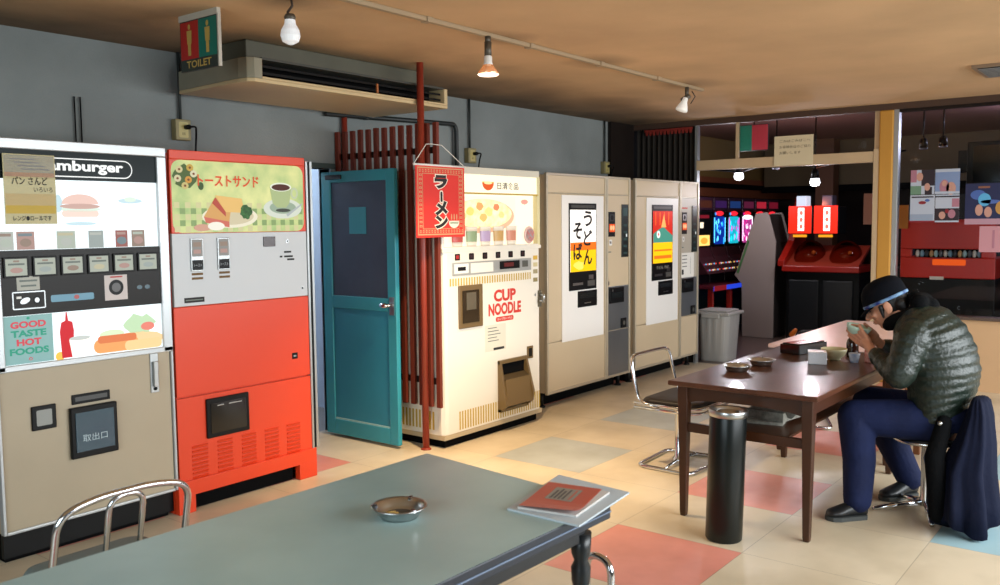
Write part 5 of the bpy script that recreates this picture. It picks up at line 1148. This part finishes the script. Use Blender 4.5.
mb = MB(); mb.box(9.95, 12.75, 4.95, 5.0, 0, .62, mat('bench_teal_dark', '#16302e', .5)); mb.build('back_panel', t)
for x in (10.0, 10.55, 11.1, 11.65, 12.2, 12.7):
    mb = MB(); mb.box(x, x+.05, 4.54, 4.60, 0, .62, mat('bench_red', '#a8241c', .4)); mb.build('leg', t, bevel=.004)
# grey slanted arcade cabinet in profile
t = thing('arcade_cabinet', (10.75, 4.18, 0), 'grey arcade cabinet seen from the side with a slanting green-edged front', 'arcade cabinet')
cabm = mat('cabinet_grey', '#8d7f78', .5, var=.05, vscale=2)
prof = [(3.982, 0), (4.379, 0), (4.393, .66), (4.489, .77), (4.469, .80), (4.221, 1.53), (4.078, 1.545), (4.049, 1.50), (3.963, 1.19), (3.982, .55)]
mb = MB(); mb.prism([(10.530, a, b) for a, b in prof], (.03, 0, 0), cabm); mb.prism([(11.010, a, b) for a, b in prof], (.03, 0, 0), cabm); mb.build('side_panels', t, bevel=.006)
ins = [(4.001, .01), (4.360, .01), (4.374, .67), (4.450, .78), (4.221, 1.46), (4.078, 1.52), (3.982, 1.18)]
mb = MB(); mb.prism([(10.554, a, b) for a, b in ins], (.45, 0, 0), mat('cabinet_inner', '#3a3532', .5)); mb.build('body', t)
mb = MB(); mb.prism([(10.524, 4.455, .80), (10.524, 4.431, .79), (10.524, 4.297, 1.19), (10.524, 4.317, 1.20)], (.008, 0, 0), mat('green_edge', '#3d6a3a', .5)); mb.build('green_strip', t)
mb = MB(); mb.prism([(10.594, 4.465, .83), (10.594, 4.250, 1.44), (10.594, 4.240, 1.43), (10.594, 4.450, .82)], (.38, 0, 0), mat('cabinet_screen', '#0c1014', .1)); mb.build('screen', t)
# red two-player ball game with lit heads and a clear dome each
t = thing('ball_game_machine', (10.75, 3.38, 0), 'red two-player arcade machine with glowing red heads and clear domes on a black base', 'arcade machine')
rm = mat('game_red', '#8a160c', .3); X_ = 10.33
mb = MB(); mb.box(X_+.12, 11.1, 2.95, 3.80, 0, .84, M['black']); mb.box(X_+.10, X_+.12, 3.02, 3.36, .06, .74, mat('game_door', '#16181a', .3)); mb.box(X_+.10, X_+.12, 3.41, 3.76, .06, .74, MATS['game_door']); mb.build('base', t, bevel=.01)
mb = MB(); mb.prism([(X_+.02, 2.93, .84), (X_+.02, 3.82, .84), (11.12, 3.82, .84), (11.12, 2.93, .84)], (0, 0, .07), rm); mb.prism([(X_+.02, 3.79, .90), (X_+.02, 3.79, .97), (X_+.35, 3.79, 1.20), (X_+.60, 3.79, 1.73), (11.1, 3.79, 1.73), (11.1, 3.79, .90)], (0, .08, 0), rm); mb.build('deck', t, bevel=.008)
mb = MB(); mb.prism([(X_+.05, 2.95, .91), (X_+.05, 3.79, .91), (X_+.5, 3.79, 1.14), (X_+.5, 2.95, 1.14)], (.08, 0, 0), mat('game_field', '#7a2412', .5)); mb.build('play_field', t)
for q, y0 in enumerate((3.50, 3.20)):
    h = 'left' if q == 0 else 'right'
    mb = MB(); mb.box(X_+.12, X_+.42, y0, y0+.29, 1.28, 1.60, M['black']); o = mb.build('head_box', t, bevel=.01)
    mb = MB(); p = facex(mb, X_+.118, .001); rl = lit('head_red', '#f02410', 1.5); p.rect(y0+.01, y0+.28, 1.29, 1.61, rl, 0); p.rect(y0+.095, y0+.17, 1.32, 1.59, lit('head_white', '#ffe8e0', 2.2), 1)
    for k in range(3): p.ell(y0+.13, 1.37+k*.08, .02, .028, lit('head_dots', '#d87868', 1.2), 2, 12)
    mb.build('lit_panel', o)
    mb = MB(); mb.box(X_+.14, X_+.3, y0+.08, y0+.20, 1.60, 1.73, lit('topper_white', '#c9d4e8', .9) if q == 0 else mat('topper_off', '#4b4450', .3)); mb.build('topper', t, bevel=.01)
    mb = MB(); p = facex(mb, X_+.30, .001); mb.box(X_+.10, X_+.12, y0+.06, y0+.22, 1.245, 1.275, lit('game_yellow', '#f0a020', 1.0)); mb.build('name_strip', t, bevel=.003)
    mb = MB(); cy = 3.58 if q == 0 else 3.16; R = []
    for i in range(9):
        a_ = PI/2*i/8; R.append([(X_+.32+.23*math.cos(a_)*math.cos(2*PI*j/28), cy+.19*math.cos(a_)*math.sin(2*PI*j/28), .95+.26*math.sin(a_)) for j in range(28)])
    mb.rings(R, glassmat('dome_glass_%d' % q, (.6, .38, .28, 1)), caps=False); mb.build('dome', t)
    mb = MB(); mb.ell((X_+.32, cy, 1.0), (.09, .09, .07), mat('game_ball_tray', '#7a2c14', .5)); mb.ell((X_+.25, cy-.06, 1.06), (.025, .025, .025), mat('game_ball', '#c98a50', .3)); mb.build('ball_tray', t)
light('game_glow', 'POINT', (10.45, 3.4, 1.62), 5, (1, .25, .12), size=.1)
# dark cabinets to the right of the ball game
for (x, y0, y1, h, l) in ((11.6, 1.9, 2.75, 1.75, 'tall black arcade cabinet right of the red ball game'), (9.9, 2.28, 2.62, .92, 'low dark cabinet just behind the yellow pillar')):
    t = thing('arcade_cabinet', (x+.3, (y0+y1)/2, 0), l, 'arcade cabinet'); mb = MB()
    mb.prism([(x, y0, 0), (x+.7, y0, 0), (x+.7, y0, h), (x+.25, y0, h), (x+.22, y0, h*.75), (x, y0, h*.55)], (0, y1-y0, 0), M['black']); mb.build('body', t, bevel=.01)
    mb = MB(); mb.prism([(x+.02, y0+.06, h*.56), (x+.215, y0+.06, h*.74), (x+.205, y0+.06, h*.75), (x+.01, y0+.06, h*.57)], (0, y1-y0-.12, 0), mat('dim_screen', '#1c2430', .15)); mb.build('screen', t)
# pinkish cloth sheet and round thing beside the door jamb
t = thing('hanging_sheet', (9.01, 2.43, 1.40), 'plain pinkish sheet hanging in the arcade beside the doorway jamb', 'sheet')
mb = MB(); mb.box(9.0, 9.02, 2.34, 2.52, 1.40, 1.70, mat('pinkish_sheet', '#a07060', .7)); mb.build('panel', t, bevel=.002)
mb = MB(); mb.cyl((9.01, 2.43, 1.70), (9.01, 2.43, 2.6), .004, M['black'], 6); mb.build('cord', t)

# red prize machine, television and posters behind the window
t = thing('prize_machine', (9.2, 1.75, 0), 'red arcade prize machine with a slot of small prizes, behind the window', 'arcade machine')
pr = mat('prize_red', '#c41f12', .35); X_ = 8.95
mb = MB(); mb.box(X_+.02, 9.5, 1.36, 2.16, .0, .90, M['black']); mb.build('base', t, bevel=.01)
mb = MB(); mb.box(X_, 9.5, 1.36, 2.16, 1.17, 1.44, pr); mb.box(X_, 9.5, 1.36, 2.16, .90, 1.09, pr); mb.box(X_, X_+.03, 2.06, 2.16, 1.09, 1.17, pr); mb.box(X_, X_+.03, 1.36, 1.48, 1.09, 1.17, pr); mb.box(X_+.1, 9.5, 1.48, 2.06, 1.09, 1.17, M['matblack']); mb.build('cabinet', t, bevel=.008)
mb = MB(); p = facex(mb, X_, .001); p.rrect(1.60, 1.88, 1.02, 1.075, .01, lit('prize_orange', '#f05a14', .8), 1); p.rect(1.78, 1.90, .885, .915, M['paper'], 1); mb.build('name_plate', t)
for k in range(14):
    mb = MB(); y = 1.50+k*.04; nm_ = ('pale blue', 'white', 'dark grey', 'turquoise', 'tan', 'navy')[k % 6]; c_ = ('#7fa8c0', '#d8d8d0', '#5a5f68', '#a0c8d0', '#c8a070', '#303840')[k % 6]; mb.ell((X_+.05, y, 1.125), (.02, .018, .034), mat('prize_'+c_[1:], c_, .4)); tag(mb.build('small_prize'), 'small %s prize lying in the slot of the red prize machine' % nm_, 'prize', 'prizes in the red machine')
t = thing('television', (8.9, 1.25, 1.62), 'black television mounted high behind the window', 'television')
mb = MB(); mb.box(8.85, 9.0, .75, 1.60, 1.72, 2.13, M['black']); mb.build('casing', t, bevel=.01)
mb = MB(); mb.box(8.845, 8.85, .80, 1.55, 1.77, 2.09, mat('tv_screen', '#0a0d0c', .1)); mb.build('screen', t)
mb = MB(); mb.box(8.9, 8.95, 1.60, 1.68, 1.86, 2.06, M['black']); mb.cyl((8.93, 1.2, 2.13), (8.93, 1.2, 2.6), .03, M['black']); mb.build('mount', t)
# posters taped on the glass and behind it
def poster(x, y0, y1, z0, z1, base, label, parts, cat='poster'):
    mb = MB(); mb.box(x, x+.0015, y0, y1, z0, z1, base); p = facex(mb, x, .0008)
    for q in parts:
        if q[0] == 'r': p.rect(y0+q[1]*(y1-y0), y0+q[2]*(y1-y0), z0+q[3]*(z1-z0), z0+q[4]*(z1-z0), q[5], q[6] if len(q) > 6 else 1)
        else: p.ell(y0+q[1]*(y1-y0), z0+q[2]*(z1-z0), q[3]*(y1-y0), q[4]*(z1-z0), q[5], q[6] if len(q) > 6 else 1, 14)
    return tag(mb.build('poster'), label, cat)
pw = mat('poster_white', '#b9c3d4', .5); pk_ = mat('poster_pink', '#b0788a', .5); pd = mat('poster_dark', '#281c28', .5); pbl = mat('poster_blue', '#4a68b0', .5); fl = mat('poster_flesh', '#c89888', .5); pgr = mat('poster_sage', '#6a9078', .5); prd = mat('poster_deep_red', '#8a1c28', .5)
x = XP+.032
poster(x, 1.74, 1.93, 1.66, 1.87, pw, 'photo poster of two figures in dark clothes, upper left on the window', [('r', 0, .55, .35, 1, pd), ('r', .55, 1, 0, .35, pgr), ('e', .62, .72, .14, .18, fl, 2), ('e', .30, .30, .12, .16, fl, 2), ('r', .1, .4, 0, .3, pd), ('r', .75, 1, .5, 1, pk_)])
poster(x, 1.545, 1.735, 1.66, 1.87, mat('poster_sky', '#7f96c0', .5), 'pale blue poster of two people, upper right of the group on the window', [('r', 0, 1, .88, 1, pw), ('e', .62, .28, .2, .3, pk_), ('e', .35, .22, .2, .26, fl), ('e', .62, .42, .1, .12, fl, 2), ('r', 0, 1, 0, .1, pw, 2)])
poster(x, 1.735, 1.93, 1.42, 1.655, pw, 'white poster with small scattered prints, lower left on the window', [('r', .05, .95, .9, .95, pd), ('e', .5, .72, .16, .06, prd), ('e', .3, .80, .1, .05, pbl), ('r', .05, 1, 0, .30, mat('poster_pale', '#97a6be', .5)), ('r', 0, 1, .0, .06, prd, 2)])
poster(x, 1.545, 1.730, 1.42, 1.655, pw, 'pale poster with a dark crowd picture, lower right of the group on the window', [('r', .0, 1, .9, .95, pd), ('r', 0, 1, .06, .5, pd), ('e', .3, .3, .16, .16, pk_, 2), ('e', .7, .25, .14, .14, fl, 2), ('e', .5, .4, .08, .08, prd, 3), ('r', .0, .3, .55, .85, pk_)])
poster(x, 1.02, 1.50, 1.40, 1.74, mat('poster_navy', '#1c2450', .5), 'big dark blue poster with bright blue streaks at the right edge of the window', [('e', .80, .72, .12, .12, pbl), ('e', .70, .60, .10, .16, mat('poster_cyan', '#5ab0e0', .5), 2), ('e', .60, .55, .16, .05, pbl, 2), ('e', .78, .35, .06, .14, fl, 3), ('e', .64, .30, .06, .13, fl, 3), ('e', .45, .40, .08, .16, mat('poster_gold', '#c0904a', .5), 3), ('e', .25, .35, .08, .15, pk_, 3), ('r', 0, 1, 0, .14, mat('poster_rose', '#b890a0', .5), 4), ('r', .62, .80, .88, .93, mat('poster_brown', '#8a5a48', .5), 2)])
poster(x-.004, .95, 1.385, 1.17, 1.385, mat('pink_paper', '#c8909a', .6), 'pink paper sheet with faint writing at the right edge of the window', [('r', .1+.16*k, .14+.16*k, .15, .85, pk_) for k in range(5)], 'notice')
mb = MB(); mb.box(8.9, 8.92, 2.09, 2.20, 1.36, 1.58, mat('orange_sheet', '#c07a2c', .6)); tag(mb.build('orange_card'), 'orange card behind the window next to the yellow pillar', 'card')
# sign and paper over the doorway
mb = MB(); mb.box(XP+.10, XP+.115, 3.235, 3.53, 2.125, 2.375, mat('sign_dark', '#2b3430', .4)); p = facex(mb, XP+.10, .001); p.rect(3.395, 3.53, 2.13, 2.37, mat('panel_teal', '#2aa78c', .5), 1); p.rect(3.235, 3.395, 2.13, 2.37, mat('panel_pink_red', '#ee4a60', .5), 1)
mb.box(XP+.10, XP+.108, 3.37, 3.38, 2.37, 2.4, M['black']); tag(mb.build('two_tone_sign'), 'teal and red two-tone sign hanging above the arcade doorway', 'sign')
mb = MB(); xs = XP-.008; mb.box(xs, xs+.004, 2.765, 3.13, 1.96, 2.235, mat('old_paper', '#ddd0ae', .7)); p = facex(mb, xs, .001)
for k, (s_, z) in enumerate((('ごみはごみばこへ', 2.175), ('お客様各位のご協力', 2.12), ('お願いします', 2.065))):
    q = Pl(mb, (xs, 3.10, 0), (0, -1, 0), (0, 0, 1), (-1, 0, 0), .001); q.text(s_, .02, z, .026, mat('faded_ink', '#6e5a44', .7), 1, w=(.29, .29, .20)[k])
tag(mb.build('paper_sign'), 'cream paper sign with three lines of writing on the doorway header', 'sign')
# arcade ceiling lamps
for k, (x, y, z, on, l) in enumerate(((9.6, 4.05, 1.985, 1, 'white glowing spot lamp hanging in the arcade above the neon displays'), (9.6, 3.195, 1.89, 1, 'white glowing spot lamp hanging in the arcade above the red machine'), (9.6, 3.62, 2.02, 0, 'unlit black spot lamp in the arcade, between the two glowing ones'), (9.6, 2.13, 2.15, 0, 'unlit black spot lamp behind the window, nearer the yellow pillar'), (9.6, 1.95, 2.16, 0, 'unlit black spot lamp behind the window, farther from the pillar'))):
    t = thing('spot_lamp', (x, y, 2.6), l, 'lamp', 'spot lamps in the arcade')
    mb = MB(); mb.cyl((x, y, 2.6), (x, y, z+.08), .008, M['black'], 8); mb.lathe([(.02, .10), (.035, .08), (.045, 0)], (x, y, z), M['black'], 16); mb.build('housing', t)
    mb = MB(); mb.lathe([(.043, .004), (.055 if on else .04, -.045 if on else -.01), (.04 if on else .03, -.075 if on else -.015), (.001, -.082 if on else -.016)], (x, y, z), lit('arcade_lamp_white', '#f4f6ff', 4) if on else mat('lamp_off_glass', '#777782', .2), 16); mb.build('bulb', t)
    if on: light('arcade_lamp_light', 'POINT', (x, y, z-.14), 24, (.95, .92, 1), size=.08)
mb = MB(); mb.tube([(9.65, 4.6, 2.06), (9.65, 4.05, 2.0), (9.65, 3.62, 2.10), (9.65, 3.2, 2.02), (9.65, 2.3, 2.14)], .012, M['black'], 6); tag(mb.build('ceiling_cable'), 'black cable sagging under the arcade ceiling between the spot lamps', 'cable')
light('arcade_window_fill', 'POINT', (10.3, 1.2, 2.35), 38, (.68, .70, 1), size=.15)  # added point light without a lamp, brightens the space behind the window
# blinking item on the floor by the doorway
t = thing('toy_figure', (8.62, 2.95, 0), 'small dark object with an orange and white tip by the doorway, behind the table edge', 'toy')
mb = MB(); mb.limb([(9.0, 3.18, .08), (9.05, 3.10, .26), (9.1, 2.95, .28)], [.07, .06, .05], M['black'], 12); mb.build('body', t)
mb = MB(); mb.cap((9.0, 3.20, .27), (8.98, 3.16, .32), .03, .02, mat('toy_orange', '#d8701c', .4)); mb.cap((8.98, 3.13, .26), (8.98, 3.10, .22), .018, .012, M['white']); mb.build('tip', t)
